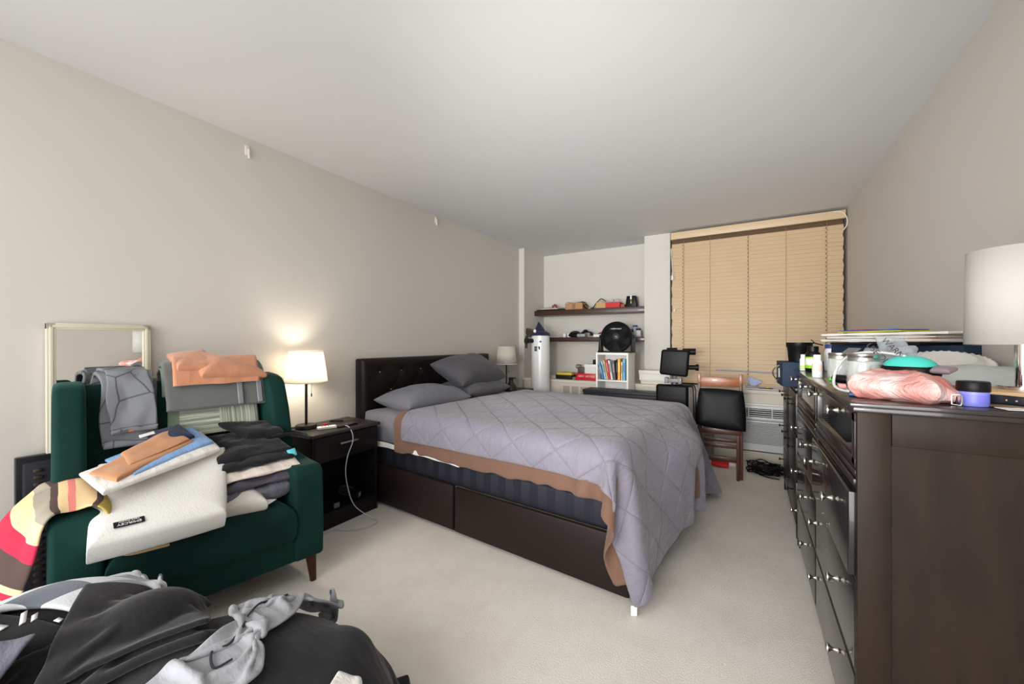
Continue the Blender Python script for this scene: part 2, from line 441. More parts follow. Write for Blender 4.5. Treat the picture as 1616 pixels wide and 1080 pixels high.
# AC unit
ac = thing('air_conditioner', 'white through-wall air conditioner with louvred front under the window sill', 'air conditioner', (.07, YS, .0))
W2 = .49
obj('case', b2(nb(), -W2, W2, -.005, .25, .13, .60, .012), m_white, ac)
bm = nb(); b2(bm, -W2, W2, -.045, 0, .13, .585, .01); o = obj('front_cover', bm, plain('ac_white', (222, 222, 220), .4), ac)
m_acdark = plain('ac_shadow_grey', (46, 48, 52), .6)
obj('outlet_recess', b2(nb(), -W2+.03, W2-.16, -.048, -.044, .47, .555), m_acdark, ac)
bm = nb()
for k in range(4): b2(bm, -W2+.03, W2-.16, -.056, -.046, .481+k*.02, .487+k*.02)
for k in range(5): b2(bm, -W2+.03+k*.197, -W2+.038+k*.197, -.056, -.045, .468, .558)
obj('outlet_louvre', bm, m_white, ac)
obj('display_strip', b2(nb(), -W2, W2, -.049, -.044, .43, .448), plain('ac_strip_grey', (150, 158, 168), .4), ac)
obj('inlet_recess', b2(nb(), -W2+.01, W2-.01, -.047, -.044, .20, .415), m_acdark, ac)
bm = nb()
for k in range(15): bx(bm, (0, -.052, .207+k*.0142), (2*W2-.02, .010, .0085), rot=Matrix.Rotation(R(20), 3, 'X'))
obj('inlet_grille', bm, plain('ac_grille', (206, 207, 207), .45), ac)
obj('indicator_light', b2(nb(), .285, .293, -.05, -.044, .50, .508), plain('red_indicator', (255, 60, 50), .4, emit=3), ac)
# ------------------------------------------------------------------ venetian blind
bl = thing('venetian_blind', 'tan venetian blind lowered and closed over the window', 'window blind', (0, 4.85, 0))
m_slat = plain('tan_slat', (200, 174, 140), .5, bump=.03, var=.02); m_cord = plain('blind_cord', (150, 124, 94), .8)
obj('headrail', b2(nb(), -.765, .80, -.03, .03, 2.405, 2.485, .004), plain('tan_valance', (210, 186, 152), .45), bl)
bm = nb(); z = .80; k = 0
while z < 2.40:
    x0 = -.757+.004*sin(k*1.7); x1 = .787+.004*sin(k*2.1)
    sag = .0035*sin(k*.9)
    bx(bm, ((x0+x1)/2, .004, z), (x1-x0, .003, .047), .001, 1, Matrix.Rotation(R(-9+1.5*sin(k*1.3)), 3, 'X') @ Matrix.Rotation(sag*.4, 3, 'Y'))
    z += .0415; k += 1
nf = len(bm.faces)
for x_ in (-.638, .000, .653):
    z = .83
    while z < 2.38: b2(bm, x_-.0025, x_+.0025, -.0125, -.004, z, z+.015); z += .0415
bm.faces.ensure_lookup_table()
for f in bm.faces[nf:]: f.material_index = 1
obj('slats', bm, [m_slat, plain('slot_dark', (92, 72, 52), .8)], bl)
obj('bottom_rail', b2(nb(), -.757, .787, -.012, .014, .755, .776, .004), m_slat, bl)
for x_ in (-.626, -.358, .006, .334, .661):
    bm = nb(); cyl(bm, (x_, -.012, .76), (x_, -.012, 2.41), .0016, seg=6)
    obj('ladder_cord', bm, m_cord, bl)
bm = nb(); tube(bm, [(-.76, -.04, 2.30), (-.75, -.045, 2.16), (-.742, -.045, 2.02), (-.745, -.045, 1.98)], .004)
lathe(bm, [(0, 0), (.012, .005), (.014, .04), (.008, .06), (0, .062)], (-.745, -.045, 1.93)); obj('pull_cord', bm, m_white, bl)
bm = nb(); lathe(bm, [(0, 0), (.012, .0), (.009, .03), (0, .034)], (-.72, -.03, 1.575), 10); obj('tassel', bm, m_white, bl)
bm = nb(); tube(bm, [(.70, -.035, 2.475), (.77, -.04, 2.46), (.805, -.04, 2.40), (.806, -.04, 2.34), (.795, -.03, 2.31), (.78, -.03, 2.29)], .005)
obj('tilt_cord', bm, m_trim, bl)
tag(obj('strap', tube(nb(), [(-.30, 4.82, .915), (-.05, 4.815, .91), (.235, 4.81, .90), (.28, 4.80, .90)], .006), plain('pale_blue_strap', (150, 165, 190), .6)), 'pale blue strap stretched across the bottom of the blind', 'strap')
# ------------------------------------------------------------------ bed
BED = thing('bed_frame', 'queen bed frame in dark brown leatherette with tufted headboard and storage base', 'bed', (-2.60, 2.0, 0), -4.5)
def BW(x, y, z=0):
    a = R(-4.5); return (-2.60+x*cos(a)-y*sin(a), 2.0+x*sin(a)+y*cos(a), z)
BWd = 1.62
obj('side_panel', b2(nb(), .02, 1.00, 0, .03, .025, .305, .008), m_rail, BED)
obj('side_panel', b2(nb(), 1.015, 2.13, 0, .03, .02, .30, .008), m_rail, BED)
obj('side_panel', b2(nb(), .02, 2.13, BWd-.03, BWd, .02, .30, .008), m_rail, BED)
obj('foot_panel', b2(nb(), 2.135, 2.165, .005, BWd, .02, .30, .008), m_rail, BED)
obj('storage_base', b2(nb(), .03, 2.12, .04, BWd-.04, 0, .27), m_dark2, BED)
bm = nb(); b2(bm, .06, 2.10, .035, BWd-.035, .27, .282); obj('slat_platform', bm, plain('raw_slat_wood', (196, 168, 128), .7), BED)
# headboard with tufting (grid surface)
hb = thing('headboard_tmp', 'x', 'x')
bpy.data.objects.remove(hb)
ny, nz_ = 150, 90; y0, y1, z0, z1 = 2.03, 3.80, .15, 1.085
btn = []
for r_ in range(3):
    for k in range(-1, 8):
        btn.append((y0+.17+k*.235+(.1175 if r_ % 2 else 0), .66+.155*r_))
btn = [b_ for b_ in btn if y0+.08 < b_[0] < y1-.06]
P = np.zeros((nz_, ny, 3)); Yg = np.linspace(y0, y1, ny)[None, :]; Zg = np.linspace(z0, z1, nz_)[:, None]
Xg = np.zeros((nz_, ny))+.0
for (by, bz) in btn: Xg -= .016*np.exp(-(((Yg-by)**2+(Zg-bz)**2)/.0006)) + .006*np.exp(-(((Yg-by)**2+(Zg-bz)**2)/.006))
for (by, bz) in btn:
    for sy in (-1, 1):
        cy, cz = by+sy*.1175, bz+.155
        if cz < 1.02:
            L = math.hypot(.1175, .155); dy, dz = sy*.1175/L, .155/L
            tt = (Yg-by)*dy+(Zg-bz)*dz; pp = np.abs(-(Yg-by)*dz+(Zg-bz)*dy)
            Xg -= .0035*np.exp(-(pp/.006)**2)*(tt > 0)*(tt < L)
ed = np.minimum(np.minimum(Yg-y0, y1-Yg), np.minimum(Zg-z0+1, z1-Zg)); Xg -= .03*np.exp(-ed/.012)
P[..., 0] = -2.60+Xg; P[..., 1] = Yg+0*Zg; P[..., 2] = Zg+0*Yg
def toB(o_):   # parent a world-built mesh to the bed, keeping it in place
    o_.parent = BED; o_.matrix_parent_inverse = (Matrix.Translation(BED.location) @ Matrix.Rotation(R(-4.5), 4, 'Z')).inverted()
hbo = grid_obj('headboard', P, m_hbleather, None, (1, 1), 0, 0); toB(hbo)
o = obj('headboard_frame', b2(nb(), -2.705, -2.622, 2.03, 3.80, .0, 1.085, .012), m_hbleather); toB(o)
for by, bz in btn:
    bm = nb(); lathe(bm, [(.007, -.004), (.006, .001), (.003, .003), (0, .0035)], (-2.612, by, bz), 10, (1, 0, 0)); o = obj('tuft_button', bm, m_chrome); toB(o)
# box spring, pad, mattress
m_navy = NT('navy_ticking'); f = m_navy.math('FRACT', m_navy.math('MULTIPLY', m_navy.n('ShaderNodeSeparateXYZ').outputs[0], 9.)); sx = [n for n in m_navy.t.nodes if n.bl_idname == 'ShaderNodeSeparateXYZ'][0]
m_navy.l(m_navy.coord(), sx.inputs[0]); m_navy.col((15, 18, 31)); m_navy.b.inputs['Roughness'].default_value = .7
m_navy.bump(m_navy.math('PINGPONG', f, .5), .8, .02)
def in_bed(o_): o_.location = BED.location; o_.rotation_euler = BED.rotation_euler; return o_
bs = in_bed(obj('box_spring', b2(nb(), .05, 2.07, .04, BWd-.05, .284, .445, .03, 4), m_navy.m)); tag(bs, 'navy blue box spring in the bed frame under the mattress', 'box spring')
m_sheet = fabric('grey_sheet', (116, 116, 126), .75, .12, 300, .03, .25).m
mt = in_bed(cushion('mattress', [(.03, .02, .575), (2.06, .02, .575), (2.06, BWd-.03, .575), (.03, BWd-.03, .575)], .235, m_sheet, None, 14, 0, 40, .006, 4, 2)); tag(mt, 'thick mattress in a fitted grey sheet', 'mattress')
m_pad = plain('white_quilted_pad', (222, 220, 214), .8, bump=.4, bscale=60)
P = np.zeros((8, 60, 3))
for j in range(8):
    for i in range(60):
        s = i/59; x = .06+1.0*s; y = .022 if j > 3 else .03
        P[j, i] = (x, .004+.004*sin(s*30), .432+.045*(j/7)+.010*sin(s*3.1)*(1-j/7))
o = in_bed(grid_obj('mattress_pad', P, m_pad, None, (2, .1), .006)); tag(o, 'white mattress pad edge showing between mattress and box spring', 'mattress pad')
# sheets of the bed: cloth sims in world space
bc = BW(1.045, .80, .34)
colb = [Box((*BW(1.045, .80)[:2], .345), (1.03, .79, .35), -4.5, .07), Box((*BW(1.08, .81)[:2], .15), (1.085, .815, .15), -4.5, .01),
        Ell((*BW(1.2, .85)[:2], .55), (1.05, .85, .20), -4.5)]
def bed_cloth(x0, x1, yn, yf, nx, ny, t, steps, seed, z=.80, slack=1.0, crump=.0):
    o0 = np.array(BW(x0, yn, z)); e1 = np.array(BW(x1, yn, z))-o0; e2 = np.array(BW(x0, yf, z))-o0
    P, dx, dy = sheet(o0, e1, e2, nx, ny, slack=slack, crump=crump, seed=seed)
    return sim(P, dx, dy, colb, steps, 18, t, .55, .5, seed=seed)
m_brown = fabric('brown_blanket', (112, 84, 70), .8, .2, 260, .04, .3).m
Pb = bed_cloth(.40, 2.44, -.185, 1.9, 84, 84, .012, 150, 5, slack=1.05, crump=.03)
def shirk(P):  # nothing may pass below the floor
    P[..., 2] = np.maximum(P[..., 2], .012); return P
for i_ in range(Pb.shape[1]):
    for j_ in range(7):
        f_ = (1-j_/7)*(1 if i_ < 70 else .3); q_ = Pb[0, i_]; Pb[j_, i_, 2] += f_*(.030*nz(q_, 5, 3)+.016*nz(q_, 13, 4)-.006); Pb[j_, i_, 1] += f_*.014*nz(q_, 11, 9)
grid = grid_obj('blanket', shirk(Pb), m_brown, None, (2.3, 2.2), .012); tag(grid, 'brown blanket showing at the hem under the grey quilt on the bed', 'blanket')
t = NT('grey_quilt'); b = t.b; b.inputs['Roughness'].default_value = .62; b.inputs['Specular IOR Level'].default_value = .3; b.inputs['Sheen Weight'].default_value = .25
uv = t.coord('UV'); sp = t.n('ShaderNodeSeparateXYZ'); t.l(uv, sp.inputs[0])
u_, v_ = sp.outputs[0], sp.outputs[1]; sc_ = 1/.255
A = t.math('PINGPONG', t.math('MULTIPLY', t.math('ADD', t.math('MULTIPLY', u_, .82), v_), sc_), .5); B_ = t.math('PINGPONG', t.math('MULTIPLY', t.math('SUBTRACT', t.math('MULTIPLY', u_, .82), v_), sc_), .5)
mn = t.math('MINIMUM', A, B_)
hgt = t.ramp(mn, [(0, (0,0,0)), (.022, (190,190,190)), (.08, (232,232,232)), (.5, (255,255,255))])
nb0 = t.bump(hgt, .55, .014)
wr = t.noise(t.mapping(uv, (3.2, 1, 1), (0, 0, R(28))), 11, 4, .55)
t.bump(wr, .5, .02, nb0)
t.col(t.ramp(t.noise(uv, 2.5, 3), [(.3, (118, 114, 126)), (.7, (126, 122, 134))])); m_quilt = t.m
Pq = bed_cloth(.47, 2.57, -.175, 1.97, 90, 90, .034, 160, 9, slack=1.02, crump=.008)
print('QUILT stretch', np.linalg.norm(np.diff(Pq[:, 45], axis=0), axis=1).sum(), 2.32, np.linalg.norm(np.diff(Pq[45], axis=0), axis=1).sum(), 2.25, Pq[0,::12].round(2).tolist())
q = grid_obj('quilt', shirk(Pq), m_quilt, None, (2.46, 2.35), .014); tag(q, 'grey diamond-stitched quilt spread over the bed and hanging off its foot', 'quilt')
bm = nb(); 
for (a, b_) in (((.0), None),): pass
bm.free()
# care tag at the near foot corner of the quilt
cpt = Pq[0, -1]
bm = nb(); bx(bm, (float(cpt[0])+.0, float(cpt[1])+.005, max(.025, float(cpt[2])-.015)), (.028, .004, .045), .001, 1, Matrix.Rotation(.5, 3, 'Z')); o = obj('care_tag', bm, m_paper, q)
# pillows
m_pil = fabric('grey_pillowcase', (112, 113, 122), .55, .1, 260, .03, .3, .1).m
m_pil2 = fabric('charcoal_pillowcase', (78, 77, 82), .5, .1, 260, .03, .3, .1).m
def pillow(name, c4, t_, m_, seed, label, **k):
    o = cushion(name, c4, t_, m_, None, 3.0, .09, 34, .012, 5, seed, soft=True, uv=(.7, .5), **k)
    s_ = o.modifiers.new('s', 'SUBSURF'); s_.levels = 1; s_.render_levels = 1
    return tag(o, label, 'pillow')
pillow('pillow', [(-2.10, 2.03, .735), (-2.06, 2.72, .745), (-2.50, 2.80, .78), (-2.54, 2.07, .76)], .21, m_pil, 1, 'grey pillow lying flat at the near side of the bed head')
pillow('pillow', [(-2.08, 2.72, .76), (-2.06, 3.40, .765), (-2.50, 3.45, .79), (-2.54, 2.78, .79)], .17, fabric('dark_grey_pillowcase', (92, 92, 98), .6, .1, 260, .03, .45, .1).m, 6, 'dark grey crumpled pillow lying flat under another pillow')
pillow('pillow', [(-2.16, 2.72, .83), (-2.10, 3.38, .87), (-2.48, 3.32, 1.06), (-2.54, 2.72, 1.01)], .26, m_pil2, 4, 'charcoal satin pillow propped on top of another pillow against the headboard')
# ------------------------------------------------------------------ nightstands
def nightstand(loc, label, ylen):
    t = thing('nightstand', label, 'nightstand', loc, 0)
    D = .36; L = ylen
    obj('top', b2(nb(), 0, D+.02, -.015, L+.015, .612, .635, .008, 3), plain('black_top_laminate', (52, 48, 47), .4, bump=.03, bscale=150), t)
    for y in (0, L-.018): obj('side_panel', b2(nb(), 0, D, y, y+.018, 0, .612, .002), m_dark2, t)
    obj('back_panel', b2(nb(), 0, .012, .018, L-.018, .0, .612), m_dark2, t)
    d = obj('drawer', b2(nb(), .02, D+.004, .014, L-.014, .445, .605, .003), m_dark2, t)
    bm = nb(); bx(bm, (D+.022, L/2, .547), (.012, .135, .012), .004); 
    for s in (-.055, .055): cyl(bm, (D, L/2+s, .547), (D+.02, L/2+s, .547), .004, seg=8)
    obj('handle', bm, m_nickel, d)
    obj('shelf', b2(nb(), .01, D-.01, .018, L-.018, .085, .105), m_dark2, t)
    obj('plinth', b2(nb(), D-.03, D-.005, .018, L-.018, 0, .10), m_dark2, t)
    return t
nightstand((-2.69, 1.44, 0), 'black nightstand with one drawer between the green armchair and the bed', .50)
nightstand((-2.69, 3.83, 0), 'black nightstand at the far side of the bed', .50)
def lamp(loc, label, on):
    t = thing('table_lamp', label, 'lamp', loc, 0, None)
    bm = nb(); lathe(bm, [(0, 0), (.062, 0), (.066, .004), (.066, .022), (.062, .027), (0, .028)], seg=40); obj('base', bm, m_blackmt, t)
    bm = nb(); cyl(bm, (0, 0, .026), (0, 0, .40), .0085, seg=16); obj('pole', bm, m_blackmt, t)
    nt = NT('lamp_shade_'+('lit' if on else 'unlit')); tr = nt.n('ShaderNodeBsdfTranslucent'); tr.inputs[0].default_value = lin((255, 250, 240)); mx = nt.n('ShaderNodeMixShader'); mx.inputs[0].default_value = .62
    nt.col((240, 238, 232)); nt.b.inputs['Roughness'].default_value = .8; nt.l(nt.b.outputs[0], mx.inputs[1]); nt.l(tr.outputs[0], mx.inputs[2]); nt.l(mx.outputs[0], [n for n in nt.t.nodes if n.bl_idname == 'ShaderNodeOutputMaterial'][0].inputs[0])
    bm = nb(); lathe(bm, [(.132, .315), (.104, .525)], seg=48); o = obj('lamp_shade', bm, nt.m, t); s_ = o.modifiers.new('t', 'SOLIDIFY'); s_.thickness = .0015
    bm = nb(); lathe(bm, [(.132, .313), (.1335, .314), (.1335, .319), (.132, .320)], seg=48); lathe(bm, [(.104, .521), (.1055, .522), (.1055, .526), (.104, .527)], seg=48); obj('shade_rim', bm, m_white, t)
    bm = nb(); lathe(bm, [(0, .465), (.018, .455), (.028, .43), (.024, .405), (.013, .385), (0, .385)], seg=20)
    obj('bulb', bm, plain('bulb_'+('lit' if on else 'unlit'), (255, 236, 205), .4, emit=6 if on else 0), t)
    bm = nb(); cyl(bm, (.012, .03, .40), (.012, .03, .235), .0012, seg=6); lathe(bm, [(0, 0), (.004, 0), (.004, .022), (0, .022)], (.012, .03, .213), 8); obj('pull_chain', bm, m_blackmt, t)
    if on:
        l = light('lamp_glow', 'POINT', (loc[0], loc[1], loc[2]+.41), 4.6, (1, .86, .70), .05)
    return t
lamp((-2.555, 1.535, .635), 'lit table lamp with white shade on the nightstand beside the armchair', True)
lamp((-2.53, 4.05, .635), 'unlit white-shaded table lamp behind the brown vase on the far nightstand', False)
bm = nb(); lathe(bm, [(0, 0), (.062, 0), (.075, .012), (.078, .035), (.062, .07), (.036, .10), (.026, .13), (.028, .155), (.034, .165), (.030, .17), (0, .168)], (-2.37, 3.90, .635), 32)
tube(bm, [(-2.345, 3.905, .79), (-2.325, 3.91, .80), (-2.315, 3.912, .785)], .006); tag(obj('vase', bm, wood('dark_bronze_vase', (44, 32, 28), (60, 46, 40), .3)), 'dark brown bottle-necked vase standing in front of the far lamp', 'vase')
zt = .636
t_ = thing('remote_control', 'white remote control lying on the near nightstand', 'remote', (-2.425, 1.60, zt), 70)
obj('body', b2(nb(), -.06, .06, -.022, .022, 0, .018, .006), m_white, t_)
bm = nb()
for i in range(3):
    for j in range(2): lathe(bm, [(.004, 0), (.004, .002), (0, .002)], (-.03+i*.02, -.008+j*.016, .018), 8)
obj('button', bm, m_greyplas, t_)
tag(obj('phone', b2(nb(), -2.44, -2.365, 1.655, 1.80, zt, zt+.009, .004), plain('phone_black', (16, 16, 18), .12)), 'black phone lying beside the white remote on the nightstand', 'phone')
bm = nb(); lathe(bm, [(0, 0), (.015, 0), (.016, .004), (.015, .009), (0, .010)], (-2.545, 1.665, zt), 20); tag(obj('button_cap', bm, m_red), 'small red cap on the near nightstand', 'cap')
bm = nb(); tube(bm, [(-2.60, 1.74, zt+.008), (-2.57, 1.76, zt+.009), (-2.53, 1.80, zt+.007)], .007); tube(bm, [(-2.53, 1.80, zt+.004), (-2.49, 1.86, zt+.003), (-2.42, 1.87, zt+.003), (-2.39, 1.80, zt+.004)], .0015)
tag(obj('pen', bm, m_blackpl), 'black stubby pen with thin cord at the back of the nightstand', 'pen')
bm = nb(); tube(bm, [(-2.37, 1.70, zt+.008), (-2.335, 1.70, zt+.006), (-2.292, 1.70, .60), (-2.285, 1.695, .54), (-2.287, 1.66, .46), (-2.289, 1.645, .36), (-2.287, 1.66, .25), (-2.285, 1.69, .15), (-2.27, 1.73, .08), (-2.20, 1.79, .012), (-2.14, 1.78, .006), (-2.13, 1.70, .006), (-2.20, 1.60, .006), (-2.28, 1.55, .006), (-2.29, 1.45, .006)], .0028)
tag(obj('charging_cable', bm, plain('lilac_white_cable', (190, 186, 204), .5)), 'thin pale charging cable hanging from phone to the carpet', 'cable')
bm = nb(); tube(bm, [(-2.60, 1.49, zt+.006), (-2.62, 1.435, zt+.003), (-2.615, 1.415, .60), (-2.61, 1.412, .40), (-2.615, 1.412, .20)], .003); tag(obj('lamp_cord', bm, m_blackpl), 'black lamp cord hanging down the side of the near nightstand', 'cord')
zs = .106
t_ = thing('wall_charger', 'small black wall charger lying on the nightstand bottom shelf', 'charger', (-2.39, 1.80, zs), 20)
obj('body', b2(nb(), -.03, .03, -.028, .028, 0, .06, .008), m_blackpl, t_)
for s in (-.008, .008): obj('prong', b2(nb(), -.012, -.010, -.046, -.028, .03+s, .034+s) , m_chrome, t_)
obj('port', b2(nb(), .03, .032, -.012, .012, .018, .045), m_greyplas, t_)
bm = nb(); lathe(bm, [(0, -.06), (.028, -.055), (.034, -.02), (.034, .02), (.026, .05), (0, .056)], (-2.49, 1.80, zs+.035), 20, (1, .15, 0)); tag(obj('black_pouch', bm, fabric('black_cloth', (22, 22, 24)).m), 'rounded black pouch at the back of the nightstand shelf', 'pouch')
tag(obj('green_box', b2(nb(), -2.42, -2.37, 1.485, 1.535, zs, zs+.07, .004), plain('lime_card', (110, 210, 20), .5)), 'small lime green box on the nightstand bottom shelf', 'box')
tag(obj('lighter', b2(nb(), -2.37, -2.355, 1.61, 1.65, zs, zs+.035, .005), plain('grey_translucent', (90, 96, 104), .2)), 'small grey adapter at the front of the nightstand shelf', 'adapter')
# ------------------------------------------------------------------ armchair (local: x forward, y to the right-hand arm, origin at the front centre)
AO = (-1.955, .769, 0); AR = -10
CH = thing('armchair', 'dark green velvet wing armchair heaped with folded textiles', 'armchair', AO, AR)
def LW(x, y, z): a = R(AR); return (AO[0]+x*cos(a)-y*sin(a), AO[1]+x*sin(a)+y*cos(a), z)
def bev_obj(name, bm, parent, mat=m_velvet):
    return obj(name, bm, mat, parent, True, 60)
HW = .4625
for s in (-1, 1):
    a, b_ = sorted((s*HW, s*(HW-.14)))
    arm = [(0, .13), (.004, .30), (-.005, .56), (-.03, .592), (-.14, .60), (-.34, .635), (-.585, .66), (-.585, .13)]
    def taper(bm_):
        if s > 0:
            for v in bm_.verts: v.co.y -= .115*max(0, -v.co.x)
        return bm_
    bev_obj('arm', taper(prism(nb(), arm, a, b_, 'y', .045, 6)), CH)
    a, b_ = sorted((s*(HW-.004), s*(HW-.10)))
    wing = [(-.30, .60), (-.305, .70), (-.345, .86), (-.39, .985), (-.42, 1.02), (-.47, 1.035), (-.585, 1.045), (-.60, 1.0), (-.585, .56), (-.40, .56)]
    bev_obj('wing', taper(prism(nb(), wing, a, b_, 'y', .035, 5)), CH)
back = [(-.40, .30), (-.45, .62), (-.50, .98), (-.525, 1.02), (-.565, 1.03), (-.595, 1.0), (-.59, .60), (-.58, .13), (-.45, .13)]
bev_obj('backrest', prism(nb(), back, -HW+.06, HW-.12, 'y', .03, 4), CH)
bev_obj('seat_base', b2(nb(), -.58, -.012, -HW+.10, HW-.10, .13, .245, .015, 3), CH)
# seat cushion with tufts
n = 44; c = cushion('seat_cushion', [(.012, -.328, .325), (.012, .328, .325), (-.46, .30, .325), (-.46, -.328, .325)], .255, m_velvet, CH, 3.6, 0, n, 0, 5, 1, -1 if 0 else 1,
            bulge=lambda a, b, s: (1+.12*(1-(2*a-1)**2)) - sum(.16*math.exp(-(((a-x)*.67)**2+((b-y)*.46)**2)/.0012)+.09*math.exp(-(((a-x)*.67)**2+((b-y)*.46)**2)/.008) for x in (.2, .5, .8) for y in (.3, .72)) if s > 0 else 1)
for (x, y) in ((-.035, HW-.055), (-.035, -HW+.055), (-.55, HW-.06), (-.55, -HW+.06)):
    bm = nb(); cyl(bm, (x, y, .14), (x*1.0+(.01 if x > -.1 else -.02), y*1.02, 0), .026, .015, 20); obj('leg', bm, m_green, CH)
# ------------------------------------------------------------------ mirror, frame behind the chair
mr = thing('leaning_mirror', 'cream-framed mirror leaning on the wall behind the armchair', 'mirror', (-2.668, .59, 0)); mr.rotation_euler = (0, R(-1.0), 0); mr.scale = (.6, 1, 1)
hw, top, bot = .178, 1.307, .30
def ring(x0, x1, w, inset=0):
    bm = nb(); a = hw-inset; z1 = top-inset; z0 = bot+inset
    b2(bm, x0, x1, -a, -a+w, z0, z1, .003); b2(bm, x0, x1, a-w, a, z0, z1, .003); b2(bm, x0, x1, -a, a, z1-w, z1, .003); b2(bm, x0, x1, -a, a, z0, z0+w, .003); return bm
m_cream = plain('cream_frame', (208, 202, 182), .45)
o = obj('frame', ring(-.02, .02, .03), m_cream, mr); obj('moulding', ring(.0, .026, .012, .009), m_cream, mr)
obj('mirror_glass', b2(nb(), -.005, .004, -hw+.02, hw-.02, bot+.02, top-.02), plain('mirror_silver', (235, 235, 232), .01, 1), mr)
fr = thing('picture_frame', 'dark ornate picture frame leaning behind the armchair', 'picture frame', (-2.68, .33, 0))
obj('frame', b2(nb(), -.02, .02, -.005, .38, 0, .722, .004), plain('frame_black', (24, 23, 26), .3), fr)
obj('moulding', b2(nb(), .015, .035, .012, .38, 0, .70, .01), plain('frame_bluish_black', (40, 42, 50), .25), fr)
bm = nb()
for k in range(22): bx(bm, (.034, .055, .66-k*.03), (.016, .03, .018), .007)
obj('carving', bm, wood('carved_dark_wood', (36, 28, 22), (70, 56, 44), .35), fr)
# ------------------------------------------------------------------ textiles on the chair
def strip(name, path, y0, y1, mat, thick, label, cat, wr=.006, seed=0, ny=30, sub=1, skew=0, uvl=None, lab=True, sm=5):
    """cloth following a side profile (local x,z), spread from y0 to y1 across the chair"""
    pts = smooth_path([(max(x, -.618), 0, z) for x, z in path], sm); nx = len(pts)
    L = [0]
    for a, b_ in zip(pts, pts[1:]): L.append(L[-1]+(b_-a).length)
    P = np.zeros((ny, nx, 3))
    for j in range(ny):
        s = j/(ny-1)
        for i, p in enumerate(pts):
            f = L[i]/L[-1]; q = Vector((p.x, y0+(y1-y0)*s+skew*f, p.z))
            d = wr*(nz(q, 6, seed)+.5*nz(q, 13, seed+1))
            q2 = q+Vector((abs(d)*1.2, d, d*.5*(1 if f > .5 else 0)))
            P[j, i] = LW(*q2)
    o = grid_obj(name, P, mat, None, (L[-1], abs(y1-y0)), thick, sub, 0)
    return tag(o, label, cat) if lab else o
# pattern materials
t = NT('grey_geometric_blanket'); uv = t.coord('UV'); vo = t.n('ShaderNodeTexVoronoi', feature='DISTANCE_TO_EDGE'); vo.inputs['Scale'].default_value = 6.5; t.l(uv, vo.inputs['Vector'])
t.col(t.ramp(vo.outputs['Distance'], [(0, (72, 76, 82)), (.010, (72, 76, 82)), (.018, (118, 121, 127)), (1, (130, 133, 139))])); t.b.inputs['Roughness'].default_value = .8; t.bump(t.noise(t.coord(), 300, 3), .15, .002); m_geo = t.m
t = NT('sage_striped_mat'); uv = t.coord('UV'); sp = t.n('ShaderNodeSeparateXYZ'); t.l(uv, sp.inputs[0]); t.b.inputs['Roughness'].default_value = .9
nv = t.noise(t.mapping(uv, (1, 60, 1)), 1.6, 3, .7); nh = t.noise(t.mapping(uv, (60, 1, 1)), 1.6, 3, .7)
sel = t.math('GREATER_THAN', sp.outputs[1], .205); fac = t.n('ShaderNodeMix'); t.l(sel, fac.inputs[0]); t.l(nh, fac.inputs[2]); t.l(nv, fac.inputs[3])
base = t.ramp(fac.outputs[0], [(.35, (108, 120, 104)), (.5, (150, 158, 142)), (.62, (196, 200, 184))]); bord = t.math('LESS_THAN', sp.outputs[1], .045)
t.col(t.mix(bord, base, (112, 128, 110))); t.bump(fac.outputs[0], .3, .004); m_sage = t.m
m_greytowel = fabric('grey_towel', (100, 102, 100), .95, .6, 500, .05, 0, .3).m
m_peach = fabric('apricot_fleece', (190, 132, 100), .95, .3, 260, .04, .2, .4).m
m_peach2 = fabric('apricot_terry', (184, 130, 88), .95, .9, 420, .06, .1, .3).m
# grey geometric blanket (two folded layers)
g1 = strip('folded_blanket', [(-.655, .80), (-.645, .98), (-.62, 1.055), (-.555, 1.075), (-.50, 1.055), (-.47, .98), (-.44, .86), (-.425, .775), (-.40, .755), (-.41, .78)], -.35, -.165, m_geo, .018, 'folded grey blanket with dark geometric lines over the left of the chair back', 'blanket', .020, 3, 30, skew=.035)
g2 = strip('fold', [(-.655, .86), (-.63, 1.07), (-.555, 1.088), (-.485, 1.065), (-.445, .97), (-.415, .85), (-.395, .82), (-.385, .835)], -.33, -.19, m_geo, .014, '', '', .026, 8, 26, skew=.05, lab=False); g2.parent = g1
g3 = strip('lime_corner', [(-.50, 1.052), (-.478, 1.02), (-.465, .985)], -.175, -.135, plain('lime_patch', (116, 200, 60), .7), .004, '', '', 0, 1, 5, 1, lab=False); g3.parent = g1; g3['label'] = 'lime green corner patch'
g4 = strip('hem_band', [(-.49, 1.045), (-.46, .95), (-.43, .84), (-.42, .78)], -.15, -.13, plain('dark_grey_band', (74, 74, 82), .8), .012, '', '', .004, 1, 6, 1, lab=False); g4.parent = g1; g4['label'] = 'dark grey hem band'
bm = nb(); 
g5 = strip('orange_corner', [(-.392, .835), (-.386, .825), (-.380, .818)], -.235, -.215, plain('orange_patch', (226, 92, 44), .7), .006, '', '', 0, 1, 4, 1, lab=False); g5.parent = g1; g5['label'] = 'small orange patch'
bm.free()
s1 = strip('sage_mat', [(-.655, .84), (-.645, 1.0), (-.60, 1.06), (-.54, 1.06), (-.50, 1.02), (-.465, .88), (-.435, .77), (-.425, .75)], -.095, .29, m_sage, .012, 'sage green striped bath mat hanging over the right of the chair back', 'bath mat', .004, 5, 26)
s2 = strip('folded_edge', [(-.62, 1.05), (-.56, 1.085), (-.50, 1.06), (-.475, .99), (-.465, .95)], -.115, -.06, plain('sage_plain', (118, 134, 116), .85), .012, '', '', .004, 5, 10, lab=False); s2.parent = s1; s2['label'] = 'plain sage green hem'
